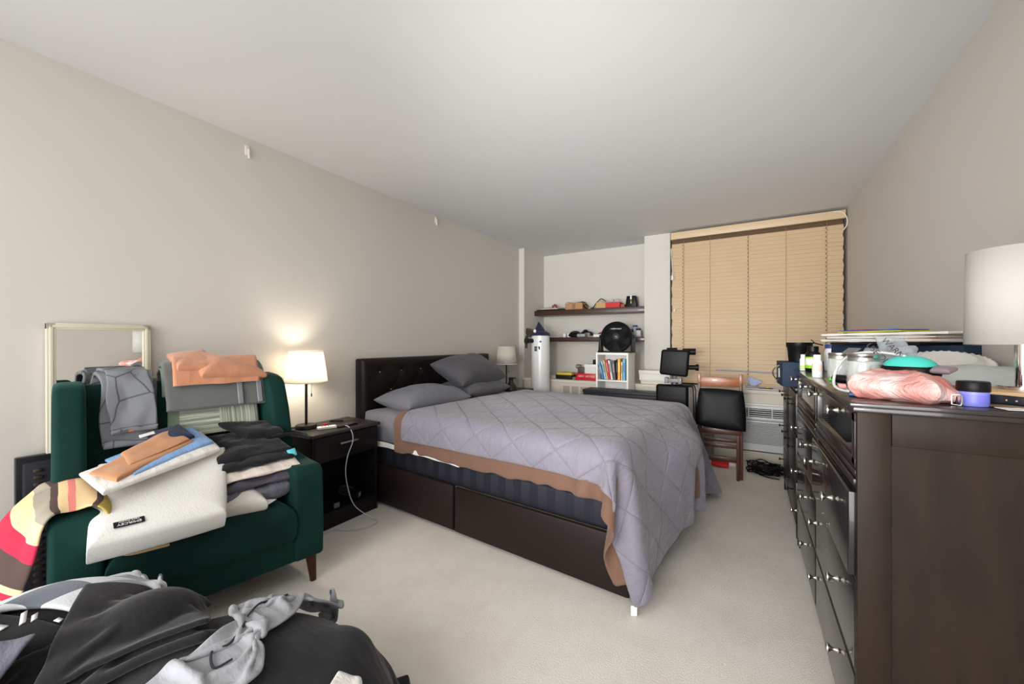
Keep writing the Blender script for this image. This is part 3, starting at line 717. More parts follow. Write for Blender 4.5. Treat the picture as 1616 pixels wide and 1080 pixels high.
s3 = strip('grey_towel', [(-.66, .90), (-.645, 1.04), (-.60, 1.10), (-.53, 1.105), (-.48, 1.07), (-.455, 1.0), (-.425, .90), (-.42, .885)], -.115, .315, m_greytowel, .024, 'dark grey towel folded over the bath mat on the chair back', 'towel', .005, 7, 26, skew=.01)
for a_ in (.185, .275):
    o = strip('woven_band', [(-.50, 1.105), (-.455, 1.06), (-.43, .98), (-.40, .89)], a_, a_+.026, plain('grey_satin_band', (122, 124, 128), .5), .008, '', '', .0, 7, 5, 1, lab=False); o.parent = s3
p1 = strip('apricot_blanket', [(-.64, 1.02), (-.62, 1.10), (-.56, 1.135), (-.50, 1.125), (-.46, 1.08), (-.43, 1.02), (-.425, 1.005)], -.065, .30, m_peach, .028, 'puffy folded apricot fleece blanket on top of the towels on the chair back', 'blanket', .012, 12, 28, skew=-.01)
p2 = cushion('fold', [LW(-.40, .03, 1.05), LW(-.42, .325, 1.03), LW(-.62, .32, 1.08), LW(-.62, -.02, 1.16)], .11, m_peach, p1, 2.4, 0, 40, .014, 6, 5, bulge=lambda a, b, s: .75+.35*sin(pi*a) if s > 0 else .7)
p3 = cushion('fold', [LW(-.43, -.06, 1.09), LW(-.43, .10, 1.085), LW(-.62, .08, 1.17), LW(-.62, -.075, 1.15)], .05, m_peach, p1, 3, 0, 26, .010, 7, 9)

bm = nb(); tube(bm, [(-2.28, 1.36, .005), (-2.20, 1.34, .006), (-2.15, 1.30, .006), (-2.18, 1.26, .01), (-2.25, 1.25, .02)], .004); tag(obj('floor_cord', bm, m_blackpl), 'short black cord curling on the carpet beside the armchair', 'cord')
# ------------------------------------------------------------------ things on the seat
m_foam = plain('white_knit_cover', (218, 217, 213), .8, bump=.35, bscale=130, var=.01)
m_foam2 = plain('ivory_knit_cover', (208, 203, 194), .85, bump=.3, bscale=160, var=.01)
o = cushion('foam_pillow', [LW(-.03, -.12, .46), LW(.0, .205, .455), LW(-.38, .18, .56), LW(-.40, -.12, .57)], .11, m_foam2, None, 3, .03, 30, .006, 4, 12, up=1); tag(o, 'ivory soft pillow underneath the white foam pillow on the armchair', 'pillow')
c4 = [(-1.925, .385, .485), (-1.865, .775, .475), (-2.20, .905, .67), (-2.36, .50, .665)]
fp = cushion('foam_pillow', c4, .105, m_foam, None, 5.5, -.025, 44, .003, 4, 3, bulge=lambda a, b, s: (1+.22*math.cos((b-.1)*2*pi*1.05)) if s > 0 else 1); tag(fp, 'white contoured foam pillow with a small black label, on the armchair', 'pillow')
c = [Vector(v) for v in c4]; ux = (c[1]-c[0]).normalized(); uy = (c[3]-c[0]); uy = (uy-ux*uy.dot(ux)).normalized(); un = ux.cross(uy)
Lr = Matrix((-ux, -uy, un)).transposed()
lp = c[0]+ux*.105+uy*.050+un*.0665
o = obj('brand_label', bx(nb(), lp, (.082, .030, .003), .0005, 1, Lr), m_blackpl, fp, False)
for s_, z_, b_ in ((.0165, -.004, 'EMIRCEY'), (.0085, .0095, 'NECK PILLOW')):
    p_ = lp+uy*(-z_ if 0 else z_)+un*.0021
    tx = text('lettering', b_, s_, p_, Lr.to_euler(), m_white, o, .0003)
# folded linen on the pillow: white sheet, blue cloth, navy cap-like roll, terry towel
def lay(name, a, b_, c_, d_, th, m, label, cat, par=None, p=4, wr=.008, seed=0, ws=7, soft=False, pin=0, n=30):
    o = cushion(name, [a, b_, c_, d_], th, m, par, p, pin, n, wr, ws, seed, soft=soft)
    if label: tag(o, label, cat)
    return o
m_whitecl = fabric('white_linen', (212, 209, 204), .8, .2, 300, .02, .35).m
m_bluecl = fabric('light_blue_cloth', (122, 156, 198), .8, .2, 300, .03, .3).m
m_navycl = fabric('navy_cloth', (26, 38, 66), .8, .2, 300, .03, .3).m
lay('folded_sheet', (-2.05, .45, .655), (-2.12, .86, .715), (-2.36, .87, .765), (-2.30, .44, .685), .035, m_whitecl, 'white folded sheet between the blue cloth and the foam pillow', 'sheet', seed=1, wr=.006)
lay('blue_cloth', (-2.09, .55, .685), (-2.17, .85, .745), (-2.38, .84, .79), (-2.34, .52, .715), .03, m_bluecl, 'light blue folded cloth under the peach towel on the white sheet', 'cloth', seed=2, wr=.006)
lay('navy_cloth', (-2.23, .68, .76), (-2.23, .80, .772), (-2.39, .79, .81), (-2.38, .66, .79), .04, m_navycl, 'navy blue rolled cloth peeking from behind the peach towel', 'cloth', seed=3, p=3)
lay('paper_tag', (-2.33, .63, .79), (-2.33, .685, .80), (-2.36, .69, .806), (-2.36, .635, .796), .004, m_paper, 'small white paper tag beside the navy cloth', 'tag', p=8, wr=0, n=10)
pt_ = lay('peach_towel', (-2.08, .50, .685), (-2.20, .79, .755), (-2.34, .75, .79), (-2.20, .45, .705), .028, m_peach2, 'peach terry towel folded on the white sheet, in the middle of the chair', 'towel', seed=4, wr=.012, p=4)
lay('fold', (-2.14, .55, .72), (-2.21, .77, .77), (-2.34, .74, .805), (-2.26, .55, .745), .026, m_peach2, '', '', par=pt_, seed=9, wr=.012, p=3)
# clothes pile on the right of the seat
m_blkcl = fabric('black_cotton', (30, 31, 36), .9, .3, 300, .06, .5).m
m_blkcl2 = fabric('soft_black_jersey', (24, 25, 28), .9, .3, 300, .06, .5).m
m_greycl = fabric('slate_grey_satin', (92, 94, 104), .6, .2, 300, .05, .6).m
m_greycl2 = fabric('dark_mauve_grey', (74, 70, 80), .7, .2, 300, .05, .5).m
m_beige = fabric('cream_cloth', (214, 202, 192), .8, .2, 300, .03, .4).m
pile = [(.36, .50, .09, m_greycl, 'slate grey crumpled satin shirt at the bottom of the chair pile', 'shirt', .020, -.03, 0),
        (.385, .555, .05, m_greycl2, 'dark mauve grey garment on top of the satin shirt', 'shirt', .016, -.04, .0),
        (.39, .60, .03, m_beige, 'cream folded trousers in the middle of the chair pile', 'trousers', .008, -.05, .02),
        (.37, .64, .045, m_blkcl2, 'black folded t-shirt above the cream trousers', 't-shirt', .012, -.10, 0),
        (.36, .675, .05, m_blkcl, 'charcoal black folded trousers at the top of the chair pile', 'trousers', .016, -.13, 0)]
for i, (yr, z_, th, m, lb, ct, wr_, xf, dy) in enumerate(pile):
    lay('folded_clothes', LW(xf-.02, .05, z_-.02), LW(xf-.02, yr-.01, z_-.01), LW(-.43, yr-.02, z_+.05), LW(-.43, .02, z_+.05), th, m, lb, ct, seed=20+i, wr=wr_*1.7, ws=10, p=3.2, n=36)
lay('sleeve', LW(-.28, .20, .73), LW(-.26, .36, .715), LW(-.42, .385, .76), LW(-.44, .10, .79), .045, m_blkcl2, 'black garment bunched against the backrest on top of the pile', 'garment', seed=31, wr=.018, ws=9, p=3)
sl = grid_obj('garment_sleeve', np.array([[LW(-.26-.16*v+.01*sin(u*9), .30+.20*u, .72-.028*u-.04*max(0, u-.75)*4*.3+.012*sin(v*9+u*4)) for u in np.linspace(0, 1, 16)] for v in np.linspace(0, 1, 12)]), m_blkcl2, None, (.2, .2), .01)
tag(sl, 'black sleeve trailing from the pile over the right arm of the chair', 'sleeve')
lay('teal_sock', LW(-.13, .335, .625), LW(-.13, .375, .63), LW(-.16, .375, .66), LW(-.16, .335, .655), .025, plain('turquoise_cloth', (90, 190, 205), .7), 'tiny turquoise sock sticking out of the chair pile', 'sock', p=2.5, n=14)
lay('paper', LW(-.03, .13, .462), LW(.0, .21, .461), LW(-.03, .25, .462), LW(-.10, .17, .464), .004, m_paper, 'white slip of paper on the green seat cushion', 'paper', p=8, wr=0, n=10)
# striped throw over the left arm: simulated cloth
t = NT('striped_throw'); uv = t.coord('UV'); sp = t.n('ShaderNodeSeparateXYZ'); t.l(uv, sp.inputs[0]); t.b.inputs['Roughness'].default_value = .9
wob = t.math('MULTIPLY', t.noise(uv, 5, 1), .006)
f = t.math('FRACT', t.math('MULTIPLY', t.math('ADD', sp.outputs[0], wob), 1/1.24))
TN, CR, BR, GR, PK, GY, OC, OL, RD = (214, 180, 130), (226, 196, 148), (74, 56, 52), (72, 92, 72), (222, 130, 120), (150, 142, 128), (198, 138, 52), (176, 156, 74), (180, 30, 64)
seq = [(0, OC), (.03, BR), (.04, TN), (.07, BR), (.08, TN), (.10, OC), (.15, RD), (.17, TN), (.18, BR), (.19, TN), (.20, BR), (.21, TN), (.22, BR), (.23, GR), (.26, TN), (.32, OC), (.33, TN), (.35, GY), (.375, RD), (.39, CR), (.405, BR), (.465, RD), (.515, CR), (.565, GY), (.60, BR), (.615, CR), (.635, PK), (.65, CR), (.695, BR), (.71, OL), (.75, PK), (.80, TN)]
t.col(t.ramp(f, seq, 'CONSTANT')); t.bump(t.noise(uv, 260, 3), .5, .003); m_throw = t.m
ua, ub = np.array(LW(1, 0, 0))-np.array(AO), np.array(LW(0, 1, 0))-np.array(AO)
A2 = R(AR); RmA = np.array([[cos(A2), -sin(A2), 0], [sin(A2), cos(A2), 0], [0, 0, 1]])
arm_c = LW(-.30, -HW+.0625, .31)
cols_t = [Box(LW(-.30, -HW+.07, .31), (.31, .08, .31), AR, .05), Box(LW(-.24, 0, .2), (.24, .36, .21), AR, .03), Box(LW(-.47, -HW+.05, .8), (.16, .06, .25), AR, .03),
          Ell(LW(-.16, -HW+.07, .55), (.16, .10, .085), AR), Ell(LW(-.30, -HW-.02, .20), (.30, .15, .42), AR), Box((-2.74, .5, .7), (.04, 1, .7), 0, .01)]
nxT, nyT = 80, 26; LT = 1.24; P0 = np.zeros((nyT, nxT, 3)); pm = np.zeros((nyT, nxT), bool); pv = []
for j_ in range(nyT):
    for i_ in range(nxT):
        u = i_/(nxT-1)*LT; v = j_/(nyT-1)*.40; yl = -.40+(u-.80); fan = max(0, .80-u)
        P0[j_, i_] = LW(-.04-v*(.75+.35*fan)-.03*fan, yl, .70+.02*sin(i_*.4)*0)
        if abs(u-.80) < .045: pm[j_, i_] = True; P0[j_, i_, 2] = .615+.05*min(1, v/.3)
P0 += np.array([[[0, 0, 0]]]); pvv = P0[pm].copy(); print('pins', len(pvv))
Pt = sim(P0, LT/(nxT-1), .40/(nyT-1), cols_t, 150, 14, .012, .5, .4, pins=(pm, pvv), seed=3)
for _ in range(3):
    Pt[:, 1:-1] = Pt[:, 1:-1]*.5+(Pt[:, :-2]+Pt[:, 2:])*.25; Pt[1:-1] = Pt[1:-1]*.5+(Pt[:-2]+Pt[2:])*.25
th = grid_obj('striped_throw', Pt, m_throw, None, (1.24, .45), .01); tag(th, 'tan throw with red, green and brown stripes over the left arm of the armchair', 'throw')
# ------------------------------------------------------------------ heap in front of the chair
hc = np.array((-1.40, .30)); hang = 34.8; ca, sa = cos(R(hang)), sin(R(hang))
def HWp(a, b_, z): return (hc[0]+a*ca-b_*sa, hc[1]+a*sa+b_*ca, z)
pouf = obj('pouf', b2(nb(), -.50, .62, -.34, .20, 0, .30, .08, 5), fabric('grey_pouf', (70, 70, 72)).m); pouf.location = HWp(0, 0, 0); pouf.rotation_euler = (0, 0, R(hang)); tag(pouf, 'low dark pouf buried under the heap of clothes in front of the armchair', 'pouf')
cc = [Box(HWp(.06, -.06, .17), (.57, .29, .17), hang, .10), Ell(HWp(.26, .03, .10), (.46, .35, .30), hang), Ell(HWp(-.27, .13, .1), (.32, .30, .36), hang),
      Box(LW(-.3, 0, .34), (.30, .47, .22), AR, .02)]
m_duv = fabric('black_duvet', (30, 30, 34), .8, .15, 300, .05, .35, .15).m
m_coat = fabric('black_fleece_coat', (27, 26, 27), .95, .3, 400, .06, .25, .2).m
def heap(a0, b0, a1, b1, z, nx, ny, slack, crump, t_, seed, cols, steps=110, rot=0, fr=.6, bend=.3):
    o0 = np.array(HWp(a0, b0, z)); e1 = np.array(HWp(a1, b0, z))-o0; e2 = np.array(HWp(a0, b1, z))-o0
    if rot:
        cx = o0+(e1+e2)/2; c_, s_ = cos(R(rot)), sin(R(rot)); Rz = np.array([[c_, -s_, 0], [s_, c_, 0], [0, 0, 1]])
        e1 = Rz@e1; e2 = Rz@e2; o0 = cx-(e1+e2)/2
    P, dx, dy = sheet(o0, e1, e2, nx, ny, slack=slack, crump=crump, seed=seed)
    return sim(P, dx, dy, cols, steps, 10, t_, fr, bend, seed=seed), (dx*(nx-1), dy*(ny-1))
HM = HMap(-3, -.9, .2, 1.6, .014)
def put(P, uvm, name, m, label, cat, th=.008, par=None):
    HM.add(P); HM.smooth(1)
    o = grid_obj(name, P, m, par, uvm, th, 1)
    if label: tag(o, label, cat)
    return o
P, uvm = heap(-.62, -.50, .76, .43, .42, 92, 64, 1.12, .035, .014, 3, cc, 130)
put(P, uvm, 'duvet', m_duv, 'black bunched duvet spread over the pouf in front of the armchair', 'duvet', .014)
hm = [HM]+cc
t = NT('grey_check_fleece'); uv = t.coord('UV'); mp = t.mapping(uv, (1, 1, 1), (0, 0, R(20))); ck = t.n('ShaderNodeTexChecker'); ck.inputs['Scale'].default_value = 8; t.l(mp, ck.inputs[0])
ck2 = t.n('ShaderNodeTexChecker'); ck2.inputs['Scale'].default_value = 4; t.l(mp, ck2.inputs[0])
c1 = t.mix(ck.outputs[1], (214, 218, 222), (150, 158, 168)); c3 = t.n('ShaderNodeMix', data_type='RGBA'); t.l(t.math('MULTIPLY', ck2.outputs[1], ck.outputs[1]), c3.inputs[0]); t.l(c1, c3.inputs[6]); c3.inputs[7].default_value = lin((96, 104, 116))
t.col(c3.outputs[2]); t.b.inputs['Roughness'].default_value = .95; t.b.inputs['Sheen Weight'].default_value = .2; t.bump(t.noise(t.coord(), 180, 4), .4, .004); m_check = t.m
P, uvm = heap(-.62, .08, -.08, .56, .56, 44, 44, 1.08, .03, .022, 11, hm, 110, 4)
put(P, uvm, 'checked_blanket', m_check, 'grey and white checked fleece blanket on the left of the heap', 'blanket', .012)
P, uvm = heap(-.50, -.50, .14, .03, .56, 60, 54, 1.32, .07, .020, 21, hm, 110, -6)
coat = put(P, uvm, 'black_coat', m_coat, 'black fleece hooded coat thrown on the left half of the heap', 'coat', .012)
CP = P.copy()
def at_px(X_, Y_):
    F_ = CP.reshape(-1, 3); return F_[np.argmin((F_[:, 0]-X_)**2+(F_[:, 1]-Y_)**2)]
for (a_, b_, w_) in (((-1.655, .16), (-1.62, .175), .007), ((-1.60, .205), (-1.64, .215), .006), ((-1.585, .225), (-1.62, .24), .006), ((-1.55, .27), (-1.58, .285), .005)):
    A_, B_ = at_px(*a_), at_px(*b_); bm = nb(); pts_ = [tuple(A_+(B_-A_)*k/4+np.array((0, 0, .012))) for k in range(5)]
    rows_ = []
    for k, p_ in enumerate(pts_): rows_.append([bm.verts.new((p_[0]-w_*.6, p_[1]+w_, p_[2])), bm.verts.new((p_[0]+w_*.6, p_[1]-w_, p_[2]))])
    for r0_, r1_ in zip(rows_, rows_[1:]): bm.faces.new((r0_[0], r0_[1], r1_[1], r1_[0]))
    o_ = obj('print', bm, m_white, coat); q_ = o_.modifiers.new('t', 'SOLIDIFY'); q_.thickness = .002
hm2 = [HM, Ell(HWp(.02, .11, .40), (.11, .07, .085), hang+40)]+cc
P, uvm = heap(-.12, -.04, .14, .22, .60, 34, 34, 1.25, .05, .020, 31, hm2, 100, 30)
hood = put(P, uvm, 'hood', m_coat, '', '', .014, coat)
P, uvm = heap(.24, -.30, .40, .46, .56, 36, 100, 1.6, .09, .018, 41, hm, 110, -6, .7)
m_lightg = fabric('light_grey_jersey', (150, 152, 157), .85, .2, 300, .06, .35).m
put(P, uvm, 'grey_shirt', m_lightg, 'light grey twisted shirt with black drawcords lying across the heap', 'shirt', .007)
gs = bpy.data.objects['grey_shirt']
for a_ in (((72, 16), (66, 19), (60, 20), (54, 18)), ((50, 10), (43, 8), (38, 11), (34, 16), (36, 20))):
    bm = nb(); tube(bm, [tuple(P[j, i]+np.array((0, 0, .010))) for j, i in a_], .003, 6); obj('drawcord', bm, plain('charcoal_cord', (54, 56, 62), .8), gs)
P, uvm = heap(.60, -.34, .84, -.04, .42, 26, 30, 1.12, .03, .02, 51, hm, 90, 0)
put(P, uvm, 'white_cloth', m_whitecl, 'white cloth at the lower right corner of the heap', 'cloth', .01)
P, uvm = heap(-.46, -.42, -.10, -.06, .54, 30, 26, 1.15, .04, .022, 61, hm, 90, 10)
put(P, uvm, 'slate_cloth', fabric('slate_cloth', (84, 84, 96), .7, .2, 300, .04, .4).m, 'slate grey shiny cloth at the bottom left of the heap', 'cloth', .008)

P, uvm = heap(-.40, -.06, -.30, .06, .60, 16, 16, 1.1, .02, .024, 71, [HM]+cc, 80, 20)
put(P, uvm, 'blue_cloth', fabric('vivid_blue_cloth', (10, 96, 200), .8).m, 'small vivid blue cloth at the left edge of the heap beside the checked blanket', 'cloth', .006)
lay('lime_cloth', (-2.08, .33, .30), (-2.04, .42, .30), (-2.12, .46, .40), (-2.16, .34, .40), .05, fabric('lime_cloth', (176, 196, 96), .8).m, 'lime green cloth tucked between the armchair and the checked blanket', 'cloth', p=3, wr=.01, seed=4, n=16)
# ------------------------------------------------------------------ dresser
DX, DY0, DY1, DT = .25, 1.40, 2.90, 1.055
dr = thing('dresser', 'large dark brown wooden dresser with round nickel knobs along the right wall', 'dresser', (0, 0, 0))
bm = nb(); b2(bm, DX-.012, XR-.018, DY0-.015, DY1+.015, DT-.012, DT, .003); b2(bm, DX-.004, XR-.018, DY0-.008, DY1+.008, DT-.026, DT-.012, .003)
m_top = plain('worn_dark_top', (34, 28, 26), .18, coat=.3, var=.1, vscale=3, bump=.02, bscale=30); obj('top', bm, m_top, dr)
m_side = wood('worn_brown_wood', (27, 19, 15), (42, 29, 22), .5, (5, 5, 1.2), 0, spec=.2)
for y in (DY0, DY1-.022):
    obj('side_panel', b2(nb(), DX+.02, XR-.02, y+.006, y+.016, .06, DT-.026), m_side, dr)
for y in (DY0, DY1-.022):
    bm = nb()
    b2(bm, DX+.006, DX+.075, y, y+.022, .0, DT-.026, .002); b2(bm, XR-.09, XR-.022, y, y+.022, 0, DT-.026, .002)
    b2(bm, DX+.076, XR-.091, y, y+.022, DT-.11, DT-.026, .002); b2(bm, DX+.076, XR-.091, y, y+.022, .04, .12, .002)
    obj('side_frame', bm, m_side, dr)
bm = nb(); b2(bm, DX+.028, XR-.03, DY0+.02, DY1-.02, .05, DT-.03); obj('carcass', bm, plain('dark_carcass', (16, 13, 12), .6), dr)
bm = nb(); ym = (DY0+DY1)/2
for z0, z1 in ((.805, .822), (.55, .562), (.292, .302), (.04, .055)): b2(bm, DX+.008, DX+.03, DY0+.02, DY1-.02, z0, z1, .001)
b2(bm, DX+.008, DX+.03, ym-.012, ym+.012, .04, DT-.03, .001); obj('front_rail', bm, m_dark, dr)
bm = nb()
for y in (DY0+.005, DY1-.065):
    prism(bm, [(y, .06), (y+.06, .06), (y+.05, .0), (y+.01, .0)], DX+.01, DX+.07, 'x', .003, 1)
obj('foot', bm, m_dark, dr)
m_inset = plain('smoky_glass_inset', (36, 38, 36), .08, coat=.5)
def knob(parent, x, y, z, m, s=1):
    bm = nb(); lathe(bm, [(0, .046), (.009, .046), (.0145, .043), (.015, .040), (.010, .035), (.0055, .030), (.0045, .024), (.006, .018), (.0085, .014), (.007, .010), (.004, .006), (.006, .002), (.008, 0)][::-1] if 0 else [(0, .046*s), (.009*s, .046*s), (.0145*s, .043*s), (.015*s, .040*s), (.010*s, .035*s), (.0055*s, .030*s), (.0045*s, .024*s), (.006*s, .018*s), (.0085*s, .014*s), (.007*s, .010*s), (.004*s, .006*s), (.006*s, .002*s), (.008*s, 0)], (x, y, z), 18, (-1, 0, 0))
    return obj('knob', bm, m, parent)
for r_, (z0, z1, zk) in enumerate(((.822, 1.024, 1.0), (.566, .803, .733), (.306, .548, .485), (.058, .290, .262))):
    for y0, y1 in ((DY0+.024, ym-.014), (ym+.014, DY1-.024)):
        ex = .014 if (r_ == 1 and y0 < 2) else 0
        xf = DX+.004-ex
        bm = nb()
        if r_ == 0:
            b2(bm, xf, DX+.026, y0, y1, z1-.030, z1, .004); b2(bm, xf, DX+.026, y0, y1, z0+.045, z0+.075, .004)
            b2(bm, xf, DX+.026, y0, y0+.035, z0+.05, z1, .004); b2(bm, xf, DX+.026, y1-.035, y1, z0+.05, z1, .004)
            b2(bm, xf-.004, DX+.026, y0-.008, y1+.008, z0, z0+.018, .004); b2(bm, xf, DX+.026, y0, y1, z0+.02, z0+.042, .006)
            zk = z1-.016
        else:
            b2(bm, xf, DX+.026, y0, y1, z0, z1, .005, 3)
        d = obj('drawer', bm, m_dark if r_ == 0 else m_draw, dr)
        if r_ == 0: obj('glass_inset', b2(nb(), xf+.010, DX+.02, y0+.035, y1-.035, z0+.075, z1-.03), m_inset, d)
        for yk in (y0+.135, y1-.145): knob(d, xf, yk, zk, m_nickel)
# far chest
ch = thing('chest_of_drawers', 'narrow black chest of drawers with black knobs beyond the dresser', 'chest of drawers', (0, 0, 0))
CY0, CY1 = 2.96, 3.97
bm = nb(); b2(bm, .25, XR-.02, CY0, CY1, .915, .935, .003); obj('top', bm, m_blackwood, ch)
bm = nb(); b2(bm, .27, XR-.03, CY0+.01, CY1-.01, .06, .915); obj('carcass', bm, m_blackwood, ch)
bm = nb()
for y in (CY0+.012, CY1-.06):
    prism(bm, [(y, .08), (y+.045, .08), (y+.035, 0), (y+.01, 0)], .258, .31, 'x')
    b2(bm, XR-.08, XR-.035, y, y+.045, 0, .08)
obj('foot', bm, m_blackwood, ch)
for z0, z1 in ((.09, .345), (.36, .625), (.64, .90)):
    for y0, y1 in ((CY0+.02, 3.46), (3.47, CY1-.02)):
        d = obj('drawer', b2(nb(), .254, .275, y0, y1, z0, z1, .004), m_blackwood, ch)
        for yk in (y0+.12, y1-.10): knob(d, .254, yk, (z0+z1)/2+.05, m_blackmt, .8)
# ------------------------------------------------------------------ things on the dresser
def R3(z): return Matrix.Rotation(R(z), 3, 'Z')
Z0 = DT+.001
o = obj('navy_box', b2(nb(), -.24, .24, -.14, .14, 0, .155, .004), m_navybox); o.location = (.42, 3.17, .936); o.rotation_euler = (0, 0, R(3)); tag(o, 'navy box with a wire handle on the far black chest', 'box')
bm = nb(); tube(bm, [(-.244, -.05, .13), (-.27, -.04, .11), (-.275, -.0, .07), (-.25, .03, .03), (-.243, .035, .03)], .004); obj('handle', bm, m_nickel, o)
obj('label_card', b2(nb(), -.2425, -.2405, -.03, .03, .05, .11), m_paper, o)
bm = nb(); lathe(bm, [(0, 0), (.058, 0), (.066, .09), (.072, .10), (.072, .125), (.062, .125), (.056, .02), (0, .02)], (.29, 3.18, 1.092), 32); tb = tag(obj('black_tub', bm, m_blackpl), 'black tub with a thin stick on the navy box', 'tub')
bm = nb(); tube(bm, [(.30, 3.17, 1.11), (.33, 3.15, 1.19), (.36, 3.12, 1.215), (.345, 3.12, 1.235)], .004); tube(bm, [(.36, 3.12, 1.215), (.40, 3.08, 1.20)], .004); obj('stick', bm, m_blackmt, tb)
# long navy box against the wall
lb = obj('long_box', b2(nb(), 0, .61, 0, .17, 0, .150, .003), m_navybox); ang = math.degrees(math.atan2(-.5, .35)); lb.location = (.43, 2.80, Z0); 
lb.location = (.36, 2.83, Z0); lb.rotation_euler = (0, 0, R(ang)); tag(lb, 'long navy cardboard box with a white letter N, standing on the dresser', 'box')
lb.location = (.40, 2.80, Z0)
lb.data.transform(Matrix.Translation((0, 0, 0)))
text('lettering', 'N', .022, (.335, -.0008, .115), (R(90), 0, 0), m_white, lb, .0004)
# bottles
def bottle(name, c, r, h, m, mcap, lm, label, cat, capr=None, caph=.02, band=(.2, .75), neck=True):
    t = thing(name, label, cat, (c[0], c[1], c[2] if len(c) > 2 else Z0)); capr = capr or r*.75; hb_ = h-caph
    bm = nb(); lathe(bm, [(0, 0), (r*.94, 0), (r, .004), (r, hb_*.82), (r*.9, hb_*.92), (capr*.92, hb_*.98), (capr*.92, hb_), (0, hb_)], seg=28); obj('body', bm, m, t)
    bm = nb(); lathe(bm, [(capr*.9, hb_-.001), (capr, hb_), (capr, h-.002), (capr*.93, h), (0, h)], seg=28); obj('cap', bm, mcap, t)
    if lm: bm = nb(); lathe(bm, [(r+.0006, hb_*band[0]), (r+.0006, hb_*band[1])], seg=28); obj('label', bm, lm, t)
    return t
m_wlabel = plain('white_label', (226, 228, 232), .5); m_glabel = plain('lime_label', (150, 205, 50), .5); m_blab = plain('blue_label', (50, 66, 130), .5)
bottle('pill_bottle', (.275, 2.80), .017, .092, m_white, m_white, plain('green_white_label', (190, 220, 140), .5), 'small white bottle with a pale green label at the far front edge of the dresser', 'bottle', band=(.1, .4), caph=.018)
bg = bottle('supplement_tub', (.315, 2.76), .036, .14, m_blackpl, m_blackpl, m_glabel, 'black supplement tub with a lime green label', 'tub', capr=.026, caph=.028, band=(.15, .72))
for a_ in (-150, -110): pass
bm = nb()
for i in range(9):
    a0 = R(200+i*8); a1 = R(208+i*8); r = .0375
    f = [bm.verts.new((r*cos(a), r*sin(a), z)) for a, z in ((a0, .035), (a1, .035), (a1, .072), (a0, .072))]; bm.faces.new(f)
obj('label_window', bm, m_wlabel, bg)
bottle('supplement_tub', (.415, 2.86), .038, .150, m_white, m_blab, m_wlabel, 'white supplement tub with a blue lid behind the lime tub', 'tub', capr=.034, caph=.022)
bottle('pill_bottle', (.275, 2.27), .0195, .105, m_white, m_white, plain('beige_label', (226, 206, 192), .5), 'white bottle with a printed blue label in front of the lime tub', 'bottle', caph=.022, band=(.35, .75))
bottle('pill_bottle', (.385, 2.14), .02, .10, m_white, m_wlabel, m_blab, 'white bottle with a blue band between the two glass jars', 'bottle', caph=.02, band=(.1, .3))
bottle('spice_grinder', (.46, 2.80), .03, .158, plain('brown_jar', (60, 44, 36), .3), m_nickel, None, 'brown jar with a wide metal lid behind the white tubs', 'jar', capr=.032, caph=.03)
lay('grey_strap', (.37, 2.42, 1.15), (.40, 2.36, 1.15), (.45, 2.38, 1.19), (.42, 2.46, 1.19), .014, m_greyplas, 'grey rubbery strap lying behind the far glass jar', 'strap', p=3, wr=.002, n=14)
lay('orange_card', (.50, 2.87, 1.18), (.54, 2.82, 1.20), (.545, 2.83, 1.22), (.505, 2.88, 1.20), .003, plain('orange_card', (206, 86, 44), .6), 'orange card corner behind the metal lid', 'card', p=8, wr=0, n=8)
# mason jars
def jar(c, r, h, label):
    t = thing('mason_jar', label, 'jar', (c[0], c[1], Z0))
    bm = nb(); seg = 48; rows = []
    prof = [(r*.90, 0), (r*.97, .006), (r, .02), (r*1.0, h*.60), (r*.97, h*.72), (r*.90, h*.78), (r*.90, h*.80)]
    prof = [(r*.9, .001)]+[(r*(.95+.05*sin(pi*s)), .004+s*(h*.74)) for s in np.linspace(0, 1, 14)]+[(r*.90, h*.80)]
    for rr, z in prof:
        row = []
        for k in range(seg):
            a = 2*pi*k/seg; q = rr+.0018*(abs(sin(a*6+z*70))+abs(sin(a*6-z*70))-1.2)*(1 if .1*h < z < .7*h else 0)
            row.append(bm.verts.new((q*cos(a), q*sin(a), z)))
        rows.append(row)
    for a, b_ in zip(rows, rows[1:]):
        for k in range(seg): bm.faces.new((a[k], a[(k+1) % seg], b_[(k+1) % seg], b_[k]))
    bm.faces.new(rows[0][::-1])
    g = obj('glass', bm, m_glass, t); s_ = g.modifiers.new('t', 'SOLIDIFY'); s_.thickness = .003; s_.offset = -1
    bm = nb(); lathe(bm, [(r*.93, h*.80), (r*.97, h*.805), (r*.97, h*.86), (r*.94, h*.88), (r*.94, h*.90), (r*.97, h*.915), (r*.97, h*.99), (r*.93, h), (0, h-.002)], seg=40); obj('lid', bm, m_nickel, t)
    bm = nb(); lathe(bm, [(0, .006), (r*.85, .006), (r*.86, .012), (0, .016)], seg=30); obj('contents', bm, plain('pale_grains', (190, 168, 130), .9), t)
jar((.335, 2.13), .042, .118, 'quilted glass jar with metal lid, the farther of two on the dresser')
jar((.352, 1.83), .0465, .122, 'quilted glass jar with metal lid, the nearer of two on the dresser')
bm = nb(); tube(bm, [(.30, 2.02, Z0+.017), (.32, 2.0, Z0+.017), (.38, 1.97, Z0+.017), (.42, 1.96, Z0+.017)], .0165, 16); tag(obj('black_grip', bm, m_blackpl), 'thick black rubber handle between the jars', 'handle')
bm = nb()
for k in range(5):
    a = R(60+k*35); v = [bm.verts.new(p) for p in ((.292, 1.99, Z0+.004), (.292-.006+.012*cos(a), 1.98+.01*sin(a), Z0+.012), (.292+.0*cos(a)-.012, 1.985+.02*sin(a+1), Z0+.022+.006*sin(k*3)))]; bm.faces.new(v)
